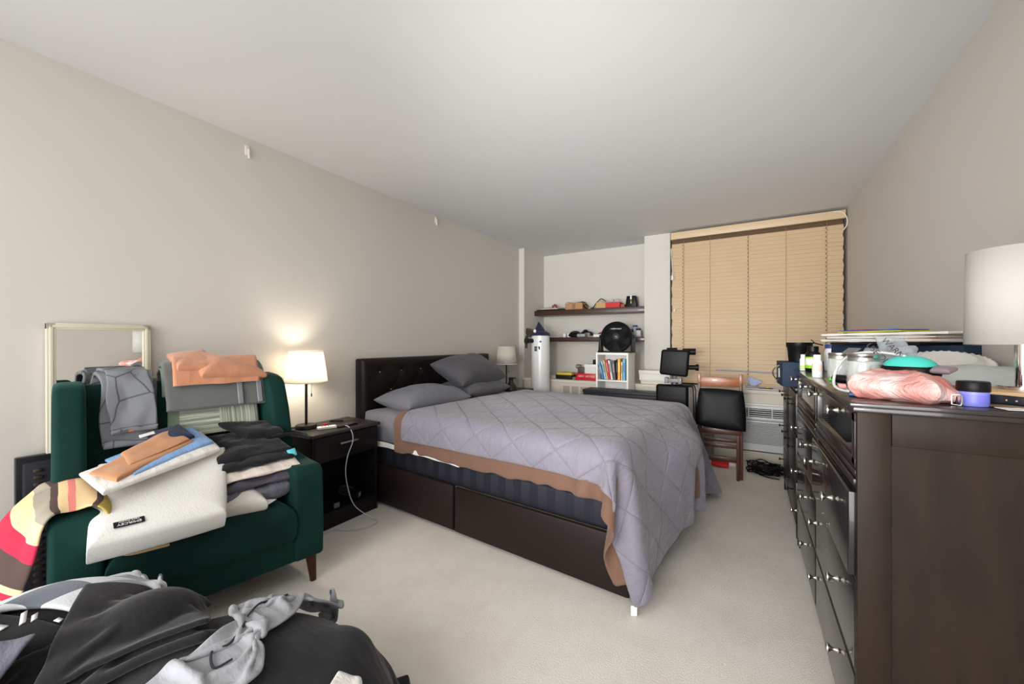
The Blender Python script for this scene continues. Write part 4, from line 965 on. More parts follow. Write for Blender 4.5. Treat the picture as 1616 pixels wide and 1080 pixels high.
o = obj('plant_leaf', bm, plain('bright_green_leaf', (70, 200, 50), .5)); s_ = o.modifiers.new('t', 'SOLIDIFY'); s_.thickness = .002; tag(o, 'tiny bright green leaf sprig in front of the black handle', 'leaf')
bm = nb(); tube(bm, [(.29, 1.60, Z0+.006), (.265, 1.70, Z0+.004), (.262, 1.78, Z0+.02), (.285, 1.86, Z0+.07), (.34, 1.95, Z0+.115), (.42, 1.98, Z0+.125), (.50, 1.97, Z0+.11), (.56, 1.98, Z0+.085), (.62, 2.02, Z0+.05)], .0045, 10)
tag(obj('white_cable', bm, m_white), 'thick white cable looping in front of the glass jars', 'cable')
tag(obj('eraser', bx(nb(), (.284, 1.78, Z0+.008), (.022, .03, .016), .003), plain('pink_plastic', (238, 160, 160), .5)), 'small pink block under the white cable', 'eraser')
o = obj('blue_folder', bx(nb(), (.325, 1.60, Z0+.006), (.10, .16, .010), .003, 2, R3(-12)), plain('deep_blue_plastic', (24, 60, 120), .3)); tag(o, 'dark blue flat case partly under the pink bag', 'case')
# pink bag
t = NT('pink_film'); b = t.b; b.inputs['Roughness'].default_value = .2; b.inputs['Transmission Weight'].default_value = .15; f = t.noise(t.coord(), 10, 4); t.col(t.ramp(f, [(.36, (236, 142, 132)), (.5, (238, 176, 168)), (.62, (240, 216, 213))])); t.bump(t.noise(t.mapping(t.coord(), (1, 2.6, 1), (0, 0, .5)), 22, 6, .65), .9, .02); m_pink = t.m
pb = cushion('plastic_bag', [(.255, 1.50, Z0+.038), (.42, 1.395, Z0+.036), (.49, 1.57, Z0+.038), (.31, 1.68, Z0+.040)], .088, m_pink, None, 2.3, .02, 50, .017, 16, 6)
tag(pb, 'crumpled pink plastic bag at the near front corner of the dresser', 'plastic bag')
ear = cushion('bag_end', [(.40, 1.42, Z0+.02), (.475, 1.47, Z0+.02), (.49, 1.60, Z0+.035), (.42, 1.60, Z0+.04)], .055, m_pink, pb, 2.5, 0, 30, .013, 18, 9)
# teal device
td = thing('handheld_device', 'turquoise and black rounded handheld device just behind the pink bag', 'handheld device', (.46, 1.79, Z0+.066), -35); td.scale = (1.12, 1.12, 1.15)
def ellblob(sx, sy, sz, zc=0, seg=28, lo=-.5):
    bm = nb(); rows = []
    for i in range(15):
        ph = pi/2*(1-i/14*(1-lo)) if 0 else pi/2-(pi/2-lo)*i/14
        rows.append([bm.verts.new((sx*cos(ph)*cos(2*pi*k/seg), sy*cos(ph)*sin(2*pi*k/seg), zc+sz*sin(ph))) for k in range(seg)])
    for a, b_ in zip(rows, rows[1:]):
        for k in range(seg): bm.faces.new((a[k], b_[k], b_[(k+1) % seg], a[(k+1) % seg]))
    bm.faces.new(rows[-1][::-1]); bmesh.ops.remove_doubles(bm, verts=bm.verts, dist=1e-5); bmesh.ops.recalc_face_normals(bm, faces=bm.faces); return bm
obj('body', ellblob(.068, .046, .040, 0, lo=-.9), m_blackpl, td); obj('shell', ellblob(.062, .044, .036, .010, lo=.15), plain('turquoise_plastic', (72, 205, 190), .35), td)
bm = nb(); lathe(bm, [(0, 0), (.011, 0), (.011, .003), (0, .0045)], (-.012, 0, .0435), 20); obj('button', bm, m_chrome, td)
bm = nb(); tube(bm, [(.41, 1.86, Z0+.075), (.385, 1.88, Z0+.08), (.375, 1.85, Z0+.06), (.385, 1.82, Z0+.035)], .004); tag(obj('black_loop', bm, m_blackpl), 'short black cable loop behind the nearer glass jar', 'cable')
lay('grey_case', (.47, 1.66, Z0+.075), (.50, 1.62, Z0+.075), (.53, 1.66, Z0+.085), (.49, 1.70, Z0+.085), .02, plain('mauve_grey_plastic', (150, 130, 138), .4), 'mauve grey rounded piece between the turquoise device and the pink bag', 'case', p=2.5, wr=0, n=16)
# bubble bag with printed warning
t = NT('clear_poly'); t.b.inputs['Roughness'].default_value = .12; t.col((196, 202, 208)); t.b.inputs['Alpha'].default_value = .4; t.b.inputs['Specular IOR Level'].default_value = .8; t.bump(t.noise(t.coord(), 26, 5, .6), .8, .015); m_poly = t.m
pbg = cushion('poly_bag', [(.375, 2.08, Z0+.035), (.50, 1.93, Z0+.04), (.535, 2.01, Z0+.145), (.43, 2.15, Z0+.13)], .05, m_poly, None, 3, .05, 34, .02, 14, 5)
tag(pbg, 'clear plastic bag with black warning print behind the turquoise device', 'plastic bag')
top = cushion('bag_tail', [(.46, 2.11, Z0+.125), (.53, 2.03, Z0+.125), (.52, 2.09, Z0+.18), (.45, 2.17, Z0+.19)], .02, m_poly, pbg, 3, 0, 20, .01, 20, 8)
Rt = Matrix.Rotation(R(-13), 3, 'Z') @ Matrix.Rotation(R(90), 3, 'X') @ Matrix.Rotation(R(-52), 3, 'Z')
for b_, s_, p_ in (('WARN', .027, (.458, 1.96, Z0+.142)), ('USE ON', .027, (.42, 1.965, Z0+.118)), ('THIS', .022, (.392, 1.99, Z0+.085))):
    text('print', b_, s_, p_, Rt.to_euler(), m_blackpl, pbg, .0002)
# plate, film
pl = thing('paper_plate', 'white fluted paper plate leaning behind the plastic film', 'plate', (.66, 2.16, Z0+.055), 0)
bm = nb(); seg = 72; rows = []
for r, z, w_ in ((.0, 0, 0), (.075, 0, 0), (.085, .006, 0), (.10, .013, .002), (.118, .018, .003), (.125, .019, .003)):
    if r == 0: rows.append([bm.verts.new((0, 0, 0))]); continue
    rows.append([bm.verts.new((r*cos(2*pi*k/seg), r*sin(2*pi*k/seg), z+w_*(1 if k % 2 else -1))) for k in range(seg)])
for a, b_ in zip(rows, rows[1:]):
    for k in range(seg):
        if len(a) == 1: bm.faces.new((a[0], b_[k], b_[(k+1) % seg]))
        else: bm.faces.new((a[k], b_[k], b_[(k+1) % seg], a[(k+1) % seg]))
p_ = obj('dish', bm, plain('plate_paper', (232, 231, 227), .55), pl, True, 25); p_.rotation_euler = (R(200), R(-4), 0); p_.location = (0, 0, .045); s_ = p_.modifiers.new('t', 'SOLIDIFY'); s_.thickness = .0015
t = NT('frosted_film'); t.b.inputs['Roughness'].default_value = .25; t.col((206, 209, 206)); t.b.inputs['Alpha'].default_value = .8; t.bump(t.noise(t.coord(), 16, 5, .6), .7, .015); m_film = t.m
P = np.zeros((26, 50, 3))
for j in range(26):
    for i in range(50):
        u = i/49; v = j/25; x = .50+.30*u+.02*v; y = 1.90+.08*v+.22*(1-u)*v; 
        P[j, i] = (x, y-.06*u, Z0+.012+.075*(4*v*(1-v))**.6*(1-.25*u)+.012*nz((x, y, 0), 14, 3)+.004)
P[..., 2] = np.maximum(P[..., 2], Z0+.003)
tag(grid_obj('plastic_film', P, m_film, None, (1, 1), .003), 'crinkled translucent plastic film lying along the back of the dresser', 'plastic film')
# papers and folders on the long box
def slab_on(name, cx, cy, z, a, sx, sy, sz, m, label, cat, wr=.004, seed=0, p=10):
    c_, s_ = cos(R(a)), sin(R(a)); pts = [(cx+x*c_-y*s_, cy+x*s_+y*c_, z+sz/2) for x, y in ((-sx/2, -sy/2), (sx/2, -sy/2), (sx/2, sy/2), (-sx/2, sy/2))]
    o = cushion(name, pts, sz, m, None, p, 0, 22, wr, 9, seed); return tag(o, label, cat)
bcx, bcy = .40+.175+.07, 2.80-.25+.05; zb = Z0+.1505
slab_on('laptop', .60, 2.60, zb, ang, .44, .22, .012, plain('black_sleeve', (30, 30, 34), .6), 'thin black tablet sleeve at the bottom of the paper stack on the long box', 'tablet sleeve', 0)
for k, (dx_, L_, wd_, lbl) in enumerate(((0, .56, .235, 'thick bundle of envelopes directly on the black sleeve'), (.01, .50, .22, 'loose white letters in the middle of the paper stack'), (.02, .60, .24, 'wide white magazine on top of the paper stack'))):
    slab_on('paper_stack', .60+dx_, 2.60-dx_, zb+.014+k*.0155, ang+(-2, 3, 0)[k], L_, wd_, .014, plain('letters_%d' % k, ((214, 210, 204), (206, 204, 202), (234, 228, 220))[k], .7), lbl, 'papers', .0035, 3+k)
slab_on('brown_envelope', .70, 2.40, zb+.015, ang, .10, .16, .016, plain('terracotta_card', (168, 104, 84), .7), 'brown card edge sticking out of the paper stack near the lamp', 'envelope', .001, 2)
slab_on('yellow_folder', .575, 2.63, zb+.0625, ang+4, .30, .17, .006, plain('lime_yellow_folder', (200, 196, 60), .5), 'yellow folder just under the blue folder on the papers', 'folder', .002, 4)
slab_on('blue_folder', .565, 2.645, zb+.070, ang+2, .31, .17, .005, plain('bright_blue_folder', (50, 96, 205), .45), 'bright blue folder at the very top of the stack on the dresser', 'folder', .004, 8)
slab_on('pink_card', .53, 2.73, zb+.0765, ang, .08, .08, .004, plain('magenta_card', (232, 56, 110), .5), 'small magenta card on the blue folder', 'card', .0, 1)
# purple jar, belt, board, paper
t_ = thing('cream_jar', 'purple cosmetic jar with a wide black lid at the near edge of the dresser', 'jar', (.497, 1.475, Z0))
bm = nb(); lathe(bm, [(0, 0), (.026, 0), (.028, .003), (.028, .037), (0, .037)], seg=40); obj('body', bm, plain('lavender_plastic', (124, 130, 214), .35), t_)
bm = nb(); lathe(bm, [(0, .037), (.029, .037), (.030, .039), (.030, .060), (.028, .063), (0, .063)], seg=40); obj('lid', bm, m_blackpl, t_)
bm = nb(); lathe(bm, [(.0283, .008), (.0283, .03)], seg=40); obj('label', bm, plain('violet_label', (112, 112, 206), .4), t_)
t_ = thing('belt', 'dark navy leather belt with a metal buckle lying along the near dresser edge', 'belt', (0, 0, 0))
pth = smooth_path([(.462, 1.455, Z0+.012), (.468, 1.50, Z0+.014), (.50, 1.525, Z0+.017), (.55, 1.50, Z0+.017), (.585, 1.475, Z0+.016), (.615, 1.465, Z0+.015), (.645, 1.46, Z0+.014)], 8)
P = np.array([[(p.x, p.y, p.z+s) for p in pth] for s in (-.012, -.005, .005, .012)]); grid_obj('strap', P, plain('navy_leather', (20, 24, 34), .35), t_, (1, 1), .004, 1)
bm = nb()
for k in range(7):
    p = pth[26+k*3]; lathe(bm, [(0, 0), (.0022, 0), (.0022, .001), (0, .001)], (p.x, p.y-.0026, p.z), 8, (0, -1, 0))
obj('punch_hole', bm, plain('hole_tan', (190, 140, 90), .6), t_)
bm = nb(); tube(bm, [(.452, 1.452, Z0+.003), (.452, 1.452, Z0+.026), (.460, 1.449, Z0+.028), (.468, 1.448, Z0+.026), (.468, 1.448, Z0+.003), (.460, 1.450, Z0+.002), (.452, 1.452, Z0+.003)], .0018, 8, 3); obj('buckle', bm, m_nickel, t_)
o = obj('wooden_board', bx(nb(), (.665, 1.66, Z0+.016), (.24, .20, .030), .004), m_lightwood); tag(o, 'light wooden board under the chrome lamp', 'board')
slab_on('paper', .585, 1.432, Z0+.001, 8, .12, .045, .002, m_paper, 'white paper slip at the near edge of the dresser', 'paper', .001, 3)
zl = Z0+.032
t_ = thing('table_lamp', 'large white drum-shade lamp on a chrome post at the right edge', 'lamp', (.665, 1.685, zl))
bm = nb(); lathe(bm, [(0, 0), (.05, 0), (.05, .008), (0, .008)], seg=40); obj('base', bm, m_chrome, t_)
bm = nb(); lathe(bm, [(.0165, .008), (.0165, .25)], seg=32); obj('post', bm, m_chrome, t_)
nt = NT('linen_shade'); nt.col((202, 200, 194)); nt.b.inputs['Roughness'].default_value = .85; nt.bump(nt.noise(nt.mapping(nt.coord(), (1, 1, .15)), 160, 3), .2, .002)
tr = nt.n('ShaderNodeBsdfTranslucent'); tr.inputs[0].default_value = lin((220, 218, 212)); mx = nt.n('ShaderNodeMixShader'); mx.inputs[0].default_value = .2; nt.l(nt.b.outputs[0], mx.inputs[1]); nt.l(tr.outputs[0], mx.inputs[2]); nt.l(mx.outputs[0], [n for n in nt.t.nodes if n.bl_idname == 'ShaderNodeOutputMaterial'][0].inputs[0])
bm = nb(); lathe(bm, [(.112, .125), (.108, .395)], seg=64); o = obj('lamp_shade', bm, nt.m, t_); s_ = o.modifiers.new('t', 'SOLIDIFY'); s_.thickness = .002
bm = nb()
for k in range(3): a = R(k*120); cyl(bm, (0, 0, .37), (.108*cos(a), .108*sin(a), .372), .002, seg=6)
cyl(bm, (0, 0, .25), (0, 0, .37), .008, seg=10); obj('harp', bm, m_chrome, t_)
# ------------------------------------------------------------------ alcove shelves
m_shelf = wood('dark_walnut_shelf', (50, 28, 22), (72, 42, 33), .4, (2, 12, 12), .1)
tag(obj('wall_shelf', b2(nb(), -2.63, -1.082, 4.97, YA, 1.595, 1.665, .003), m_shelf), 'upper dark brown floating shelf in the alcove', 'shelf', 'floating shelves')
tag(obj('wall_shelf', b2(nb(), -2.63, -1.082, 4.97, YA, 1.225, 1.285, .003), m_shelf), 'lower dark brown floating shelf in the alcove, behind the fan', 'shelf', 'floating shelves')
S1, S2 = 1.666, 1.286
tag(obj('black_portfolio', b2(nb(), -2.60, -2.17, 4.975, 5.24, S1, S1+.014, .003), m_blackpl), 'flat black portfolio at the left end of the upper shelf', 'portfolio')
lay('paper_sheaf', (-2.56, 5.0, S1+.022), (-2.28, 5.0, S1+.022), (-2.26, 5.2, S1+.045), (-2.55, 5.2, S1+.055), .02, plain('pinkish_paper', (206, 192, 186), .7), 'loose pinkish papers on the black portfolio', 'papers', p=5, wr=.012, seed=5, ws=14)
bm = nb(); pts = [(-2.345+.03*cos(a)+.008*cos(6*a), 5.04+.012*sin(a), S1+.05+.026*sin(a)+.007*sin(5*a)) for a in [2*pi*k/24 for k in range(25)]]; tube(bm, pts, .0125, 8, 2)
tag(obj('hair_scrunchie', bm, fabric('maroon_cloth', (140, 60, 84)).m), 'maroon scrunchie on the black portfolio', 'scrunchie')
def carton(name, x0, x1, y0, y1, z0, z1, m, label, flaps=True):
    t = thing(name, label, 'box', ((x0+x1)/2, (y0+y1)/2, z0)); a, b_, h = (x1-x0)/2, (y1-y0)/2, z1-z0; th = .003
    bm = nb(); b2(bm, -a, a, -b_, -b_+th, 0, h); b2(bm, -a, a, b_-th, b_, 0, h); b2(bm, -a, -a+th, -b_, b_, 0, h); b2(bm, a-th, a, -b_, b_, 0, h); b2(bm, -a, a, -b_, b_, 0, th); obj('body', bm, m, t)
    if flaps:
        for s in (-1, 1):
            bm = nb(); bx(bm, (s*a*.45, 0, h+.008*(1 if s < 0 else .6)), (a*1.0, b_*2, th), 0, 1, Matrix.Rotation(R(-8*s), 3, 'Y')); obj('flap', bm, m, t)
    return t
cb = carton('cardboard_box', -2.17, -1.915, 5.02, 5.18, S1, S1+.092, m_card, 'brown cardboard carton, the larger one on the upper shelf')
obj('tape', b2(nb(), -.03, .02, -.0815, -.080, .01, .08), plain('carton_print', (150, 108, 74), .7), cb)
c2 = carton('cardboard_box', -1.735, -1.60, 5.03, 5.16, S1, S1+.085, plain('pale_cardboard', (196, 160, 112), .8), 'small open pale cardboard box beside the red box on the upper shelf')
for o_ in [o_ for o_ in bpy.data.objects if o_.parent == c2 and o_.name.startswith('flap')]: o_.rotation_euler = (0, R(14), 0)
rb = carton('red_box', -1.60, -1.41, 5.02, 5.16, S1, S1+.072, m_red, 'bright red shoebox-like box on the upper shelf', False)
obj('lid_edge', b2(nb(), -.097, .097, -.0715, -.068, .06, .074), m_red, rb)
for k, (x_, l_) in enumerate(((-1.54, 'left'), (-1.455, 'right'))):
    lay('clear_wrap', (x_-.035, 5.05, S1+.085), (x_+.035, 5.05, S1+.085), (x_+.03, 5.11, S1+.105), (x_-.03, 5.11, S1+.105), .05, m_poly, 'crumpled clear wrap on the %s side of the red box' % l_, 'plastic wrap', p=2, wr=.012, seed=k, ws=24, n=18)
tag(obj('brown_box', b2(nb(), -1.405, -1.355, 5.03, 5.12, S1, S1+.045, .002), plain('reddish_cardboard', (150, 84, 58), .7)), 'little reddish brown box between the red box and the black bag', 'box')
bm = nb(); tube(bm, [(-1.90, 5.06, S1+.07), (-1.86, 5.05, S1+.05), (-1.82, 5.04, S1+.012), (-1.78, 5.05, S1+.02), (-1.74, 5.07, S1+.08), (-1.69, 5.09, S1+.13), (-1.66, 5.09, S1+.125), (-1.62, 5.09, S1+.095)], .006)
tube(bm, [(-1.91, 5.03, S1+.06), (-1.88, 5.02, S1+.02), (-1.85, 5.02, S1+.008), (-1.76, 5.03, S1+.008)], .009); tag(obj('black_cable', bm, m_blackpl), 'black cable arching between the two cartons on the upper shelf', 'cable')
tag(obj('yellow_plug', b2(nb(), -1.83, -1.80, 5.0, 5.03, S1, S1+.016, .003), plain('yellowish', (190, 180, 70), .5)), 'tiny yellow plug on the upper shelf', 'plug')
t_ = thing('camera_bag', 'black tapered bag with a zip at the right end of the upper shelf', 'bag', (-1.275, 5.09, S1))
prism_ = [(-.072, 0), (.072, 0), (.070, .05), (.056, .145), (-.056, .145), (-.070, .05)]
obj('body', prism(nb(), prism_, -.05, .05, 'y', .01, 3), m_blackpl, t_)
bm = nb(); b2(bm, -.010, .010, -.053, -.049, .10, .15, .001); obj('notch', bm, m_white, t_); obj('zip', b2(nb(), -.003, .003, -.054, -.050, .045, .10, .001), plain('brass', (196, 168, 90), .3, 1), t_)
# lower shelf
tag(obj('paper', b2(nb(), -2.42, -2.26, 5.0, 5.14, S2, S2+.006), m_paper), 'white papers at the left of the lower shelf', 'papers')
for k, x_ in enumerate((-2.20, -2.135)):
    bm = nb(); lathe(bm, [(0, 0), (.022, 0), (.026, .05), (.022, .05), (.019, .004), (0, .004)], (x_, 5.06, S2), 20); tag(obj('cup', bm, m_white), 'small white cup on the lower shelf, the %s one' % ('left' if k == 0 else 'right'), 'cup', 'small white cups')
gg = thing('goggles', 'black goggles with padded strap and grey lens on the lower shelf', 'goggles', (-1.95, 5.05, S2))
bm = nb(); tube(bm, [(-.17, 0, .02), (-.12, -.02, .06), (-.06, 0, .065), (-.03, .02, .04), (.02, .0, .05), (.06, .0, .085), (.10, .0, .06), (.14, .0, .05), (.155, 0, .022)], .02, 10); obj('strap', bm, m_blackpl, gg)
bm = nb(); bx(bm, (-.085, -.01, .025), (.12, .09, .05), .02, 3); obj('body', bm, m_blackpl, gg)
bm = nb(); bx(bm, (.02, -.05, .024), (.12, .03, .045), .014, 3); obj('lens', bm, plain('pale_grey_lens', (150, 160, 165), .3), gg)
bm = nb(); bx(bm, (.115, -.03, .04), (.05, .03, .04), .006, 2); obj('buckle', bm, m_greyplas, gg)
tag(obj('white_box', b2(nb(), -1.76, -1.65, 5.0, 5.06, S2, S2+.035, .003), m_white), 'small white box in front of the red hat on the lower shelf', 'box')
bm = ellblob(.085, .06, .075, 0, 24, 0); o = obj('red_hat', bm, fabric('faded_red_cloth', (150, 70, 70)).m); o.location = (-1.67, 5.13, S2); tag(o, 'faded red cloth hat on the lower shelf left of the fan', 'hat')
bottle('pill_bottle', (-1.185, 5.05, S2), .036, .105, plain('bottle_white2', (214, 218, 224), .4), m_blackpl, m_wlabel, 'white bottle with a black cap at the right end of the lower shelf', 'bottle', capr=.03)
bottle('pill_bottle', (-1.245, 5.13, S2), .036, .15, plain('pale_blue_bottle', (186, 200, 226), .4), m_blab, m_wlabel, 'taller pale bottle with a blue cap at the back of the lower shelf', 'bottle', capr=.028)
bottle('pill_bottle', (-1.265, 5.03, S2), .026, .10, m_blackpl, m_blab, plain('sky_label', (130, 160, 200), .5), 'black bottle with a sky blue label next to the fan', 'bottle', capr=.022)
# ------------------------------------------------------------------ telescope tube with hat on it
tl = thing('telescope', 'white telescope tube with dark end cap standing in the alcove corner', 'telescope', (-2.275, 4.47, 0))
bm = nb(); lathe(bm, [(.118, .02), (.118, 1.30), (.113, 1.30), (.113, .02), (.118, .02)], seg=48); obj('tube', bm, plain('telescope_white', (228, 228, 226), .3, coat=.3), tl)
bm = nb(); lathe(bm, [(0, 0), (.121, 0), (.121, .05), (0, .05)], seg=40); obj('end_ring', bm, m_blackpl, tl)
o_ = obj('focuser', cyl(cyl(cyl(nb(), (-.06, -.09, 1.235), (-.10, -.165, 1.235), .028), (-.10, -.165, 1.235), (-.115, -.19, 1.235), .038), (-.155, -.09, 1.30), (-.155, -.10, 1.14), .016), m_blackmt, tl)
bm = nb(); cyl(bm, (-.15, -.10, 1.22), (-.06, -.10, 1.24), .012); obj('focuser_arm', bm, m_blackmt, tl)
bm = nb(); b2(bm, -.028, .012, -.1205, -.1175, 1.105, 1.165, .001); obj('sticker', bm, plain('dark_green_sticker', (46, 60, 50), .5), tl)
bm = nb(); lathe(bm, [(.014, 0), (.010, 0)], (-.008, -.1212, 1.135), 20, (0, -1, 0)); o = obj('sticker_ring', bm, plain('pale_green', (170, 190, 170), .5), tl)
bm = nb(); b2(bm, .030, .048, -.1195, -.1165, 1.14, 1.165, .001); b2(bm, .036, .050, -.1195, -.1165, 1.125, 1.145, .001); obj('mark', bm, m_blackpl, tl)
bm = nb(); lathe(bm, [(0, .0), (.014, .0), (.0, .001)], (.052, -.109, 1.225), 16, (.35, -1, 0)); obj('blue_badge', bm, plain('violet_blue', (70, 76, 150), .5), tl)
ht = thing('hat', 'pointed navy and brown hat resting on top of the telescope tube', 'hat', (-2.285, 4.47, 1.303))
m_hat = fabric('navy_felt', (34, 40, 66), .9).m; m_hat2 = fabric('brown_felt', (64, 52, 48), .9).m
bm = ellblob(.135, .12, .07, 0, 28, -.05); obj('crown', bm, m_hat, ht)
bm = nb(); lathe(bm, [(0, 0), (.085, .0), (.06, .05), (.032, .10), (.010, .14), (0, .15)], (.0, .0, .03), 20, (-.12, 0, 1)); obj('peak', bm, m_hat, ht)
bm = nb(); prism(bm, [(-.155, .10), (-.04, .055), (.03, .02), (.02, -.015), (-.15, -.02), (-.165, .04)], -.09, .02, 'y', .012, 3); obj('brim_flap', bm, m_hat2, ht)
bm = nb(); lathe(bm, [(0, 0), (.016, 0), (.020, .004), (0, .006)], (-.02, -.10, .055), 18, (0, -1, 0)); obj('badge', bm, m_white, ht)
# ------------------------------------------------------------------ on the convector
ZC = .736
def boxt(name, x0, x1, y0, y1, z0, z1, m, label, cat, bev=.002):
    return tag(obj(name, b2(nb(), x0, x1, y0, y1, z0, z1, bev), m), label, cat)
lay('magazines', (-2.30, 4.70, ZC+.02), (-2.17, 4.70, ZC+.02), (-2.17, 4.88, ZC+.03), (-2.31, 4.88, ZC+.03), .05, plain('magazine_edges', (178, 168, 162), .6), 'messy grey magazines beside the telescope on the convector', 'magazines', p=8, wr=.004, seed=2, ws=12)
boxt('black_box', -2.17, -1.945, 4.70, 4.86, ZC, ZC+.052, plain('black_card', (26, 26, 28), .5), 'black flat box under the yellow book on the convector', 'box')
text('lettering', 'DYNAMIC', .022, (-2.06, 4.698, ZC+.026), (R(90), 0, 0), m_greyplas, bpy.data.objects['black_box'], .0003) if 0 else None
boxt('yellow_book', -2.16, -1.95, 4.71, 4.85, ZC+.053, ZC+.083, plain('yellow_cover', (214, 186, 50), .5), 'yellow book lying on the black flat box', 'book')
boxt('grey_book', -1.943, -1.90, 4.72, 4.84, ZC, ZC+.03, plain('grey_cover', (120, 112, 108), .6), 'thin grey book between the black box and the red box', 'book')
o = boxt('red_box', -1.885, -1.60, 4.70, 4.87, ZC, ZC+.085, plain('glossy_red', (196, 24, 40), .4), 'glossy red box with white print on the convector', 'box')
text('lettering', 'UPS CALIFUL' if 0 else 'MINI  LIFE STYLE' if 0 else 'HERO  UPCYCLE', .030, (-1.745, 4.6985, ZC+.048), (R(90), 0, 0), m_white, o, .0003)
t_ = thing('pen_cup', 'dark green pen cup holding coiled brown rings on the red box', 'cup', (-1.835, 4.78, ZC+.086))
bm = nb(); b2(bm, -.045, .045, -.035, .035, 0, .075, .006); obj('cup', bm, plain('olive_dark', (70, 72, 62), .5), t_)
bm = nb()
for k in range(3): tube(bm, [(-.055+.018*k+.028*cos(a), -.01*k, .08+.026*sin(a)) for a in [2*pi*q/12 for q in range(13)]], .004, 6, 2)
obj('rings', bm, plain('brownish_red', (120, 60, 50), .5), t_)
t_ = thing('storage_box', 'small white lidded box on the red box beside the bookcase', 'box', (-1.70, 4.78, ZC+.086)); obj('body', b2(nb(), -.075, .07, -.06, .06, 0, .072), m_whitebx, t_); obj('lid', b2(nb(), -.08, .075, -.065, .065, .072, .115, .003), m_white, t_)
boxt('black_gadget', -1.685, -1.645, 4.77, 4.80, ZC+.202, ZC+.26, m_blackpl, 'small black gadget standing on the white lidded box', 'gadget')
# bookcase
bc_ = thing('bookcase', 'narrow white cube bookcase in front of the alcove', 'bookcase', (-1.297, 4.44, 0))
w2, dp = .182, .15
m_bc = plain('white_melamine', (232, 230, 226), .4)
for s in (-1, 1): obj('side_panel', b2(nb(), *sorted((s*w2, s*(w2-.018))), -dp, dp, 0, 1.10, .001), m_bc, bc_)
obj('top', b2(nb(), -w2+.018, w2-.018, -dp, dp, 1.075, 1.10, .001), m_bc, bc_)
for z in (.795, .44, .05): obj('shelf', b2(nb(), -w2+.018, w2-.018, -dp, dp, z-.018, z, .001), m_bc, bc_)
obj('back_panel', b2(nb(), -w2+.018, w2-.018, dp-.006, dp, .03, 1.08), m_bc, bc_)
bk = [(-.128, .018, .165, 12, (90, 84, 80), 'dark grey paperback, leftmost of the row in the white bookcase'), (-.105, .022, .19, 14, (52, 128, 190), 'blue leaning paperback beside the dark grey one in the bookcase'), (-.078, .018, .205, 13, (176, 204, 220), 'pale blue leaning book in the bookcase'),
      (-.056, .016, .22, 12, (214, 206, 150), 'pale yellow leaning book in the bookcase'), (-.032, .026, .225, 11, (196, 44, 44), 'red leaning book in the middle of the bookcase'), (-.003, .022, .215, 10, (222, 220, 218), 'white leaning book to the right of the red one'), (.026, .028, .215, 5, (88, 84, 86), 'charcoal book between the white and the black one'),
      (.050, .011, .232, 0, (24, 24, 26), 'thin black upright book beside the orange one'), (.075, .030, .234, 0, (240, 168, 52), 'thick orange upright book in the bookcase'), (.105, .012, .20, 0, (232, 226, 200), 'thin cream book between the orange and the sky blue one'), (.130, .028, .232, 0, (112, 178, 214), 'sky blue upright book, rightmost of the row')]
for k, (x_, th_, h_, an, c_, lb_) in enumerate(bk):
    t_ = thing('book', lb_, 'book', (-1.297+x_, 4.31, .797), 0, 'books in the white bookcase')
    m_ = plain('book_cover_%d' % k, c_, .5)
    rot = Matrix.Rotation(R(-an), 3, 'Y'); sh = th_/2*sin(R(an))
    bm = nb(); bx(bm, rot @ Vector((0, .07, h_/2))+Vector((0, 0, sh)), (th_*.92, .14, h_), .001, 1, rot); obj('cover', bm, m_, t_)
    bm = nb(); bx(bm, rot @ Vector((0, .072, h_/2+.0005))+Vector((0, 0, sh)), (th_*.75, .132, h_+.0002), 0, 1, rot); obj('pages', bm, m_paper, t_)
    bm = nb(); bx(bm, rot @ Vector((0, -.0004, h_*.6))+Vector((0, 0, sh)), (th_*.4, .001, h_*.45), 0, 1, rot); obj('spine_print', bm, plain('spine_%d' % k, tuple(min(255, v*.5+120) for v in c_) if sum(c_) < 500 else (90, 90, 96), .5), t_)
for k, (x_, c_, r_) in enumerate(((-.07, (200, 190, 160), .05), (.03, (110, 50, 56), .06))):
    lay('trinket', (-1.297+x_-r_, 4.32, .485), (-1.297+x_+r_, 4.32, .485), (-1.297+x_+r_, 4.42, .485), (-1.297+x_-r_, 4.42, .485), .09 if 0 else .085, plain('trinket_%d' % k, c_, .5), ('cream' if k == 0 else 'maroon')+' cloth bundle in the lower cube of the bookcase', 'cloth bundle', p=2.5, wr=.01, seed=k, ws=15, n=16)
# fan
fn = thing('desk_fan', 'round black turbo fan in a yoke stand on top of the white bookcase', 'fan', (-1.278, 4.42, 1.101))
fc = Vector((0, 0, .175)); fd = Vector((.12, -1, .12)).normalized()
bm = nb(); lathe(bm, [(.148, -.07), (.170, -.05), (.176, -.02), (.176, .03), (.168, .045), (.155, .05), (.150, .046), (.15, .03), (.160, -.02), (.148, -.07)], fc, 56, fd); obj('housing', bm, m_blackpl, fn)
bm = nb(); x, y = frame_of(fd)
for r in [.05+.014*q for q in range(8)]:
    tube(bm, [fc+fd*(.05-.010*(r/.15)**2*0)+r*(x*cos(a)+y*sin(a)) for a in [2*pi*q/40 for q in range(41)]], .0013, 5, 0)
for k in range(64):
    a = 2*pi*k/64; a2_ = a+.35; tube(bm, [fc+fd*.052+.035*(x*cos(a)+y*sin(a)), fc+fd*.054+.09*(x*cos(a+.2)+y*sin(a+.2)), fc+fd*.046+(.155)*(x*cos(a2_)+y*sin(a2_))], .0022, 4, 3)
obj('grille', bm, plain('fan_grille', (40, 40, 42), .3), fn)
bm = nb(); lathe(bm, [(.040, .045), (.038, .056), (.03, .061), (0, .063)], fc, 32, fd); obj('hub', bm, plain('fan_hub', (52, 54, 54), .3), fn)
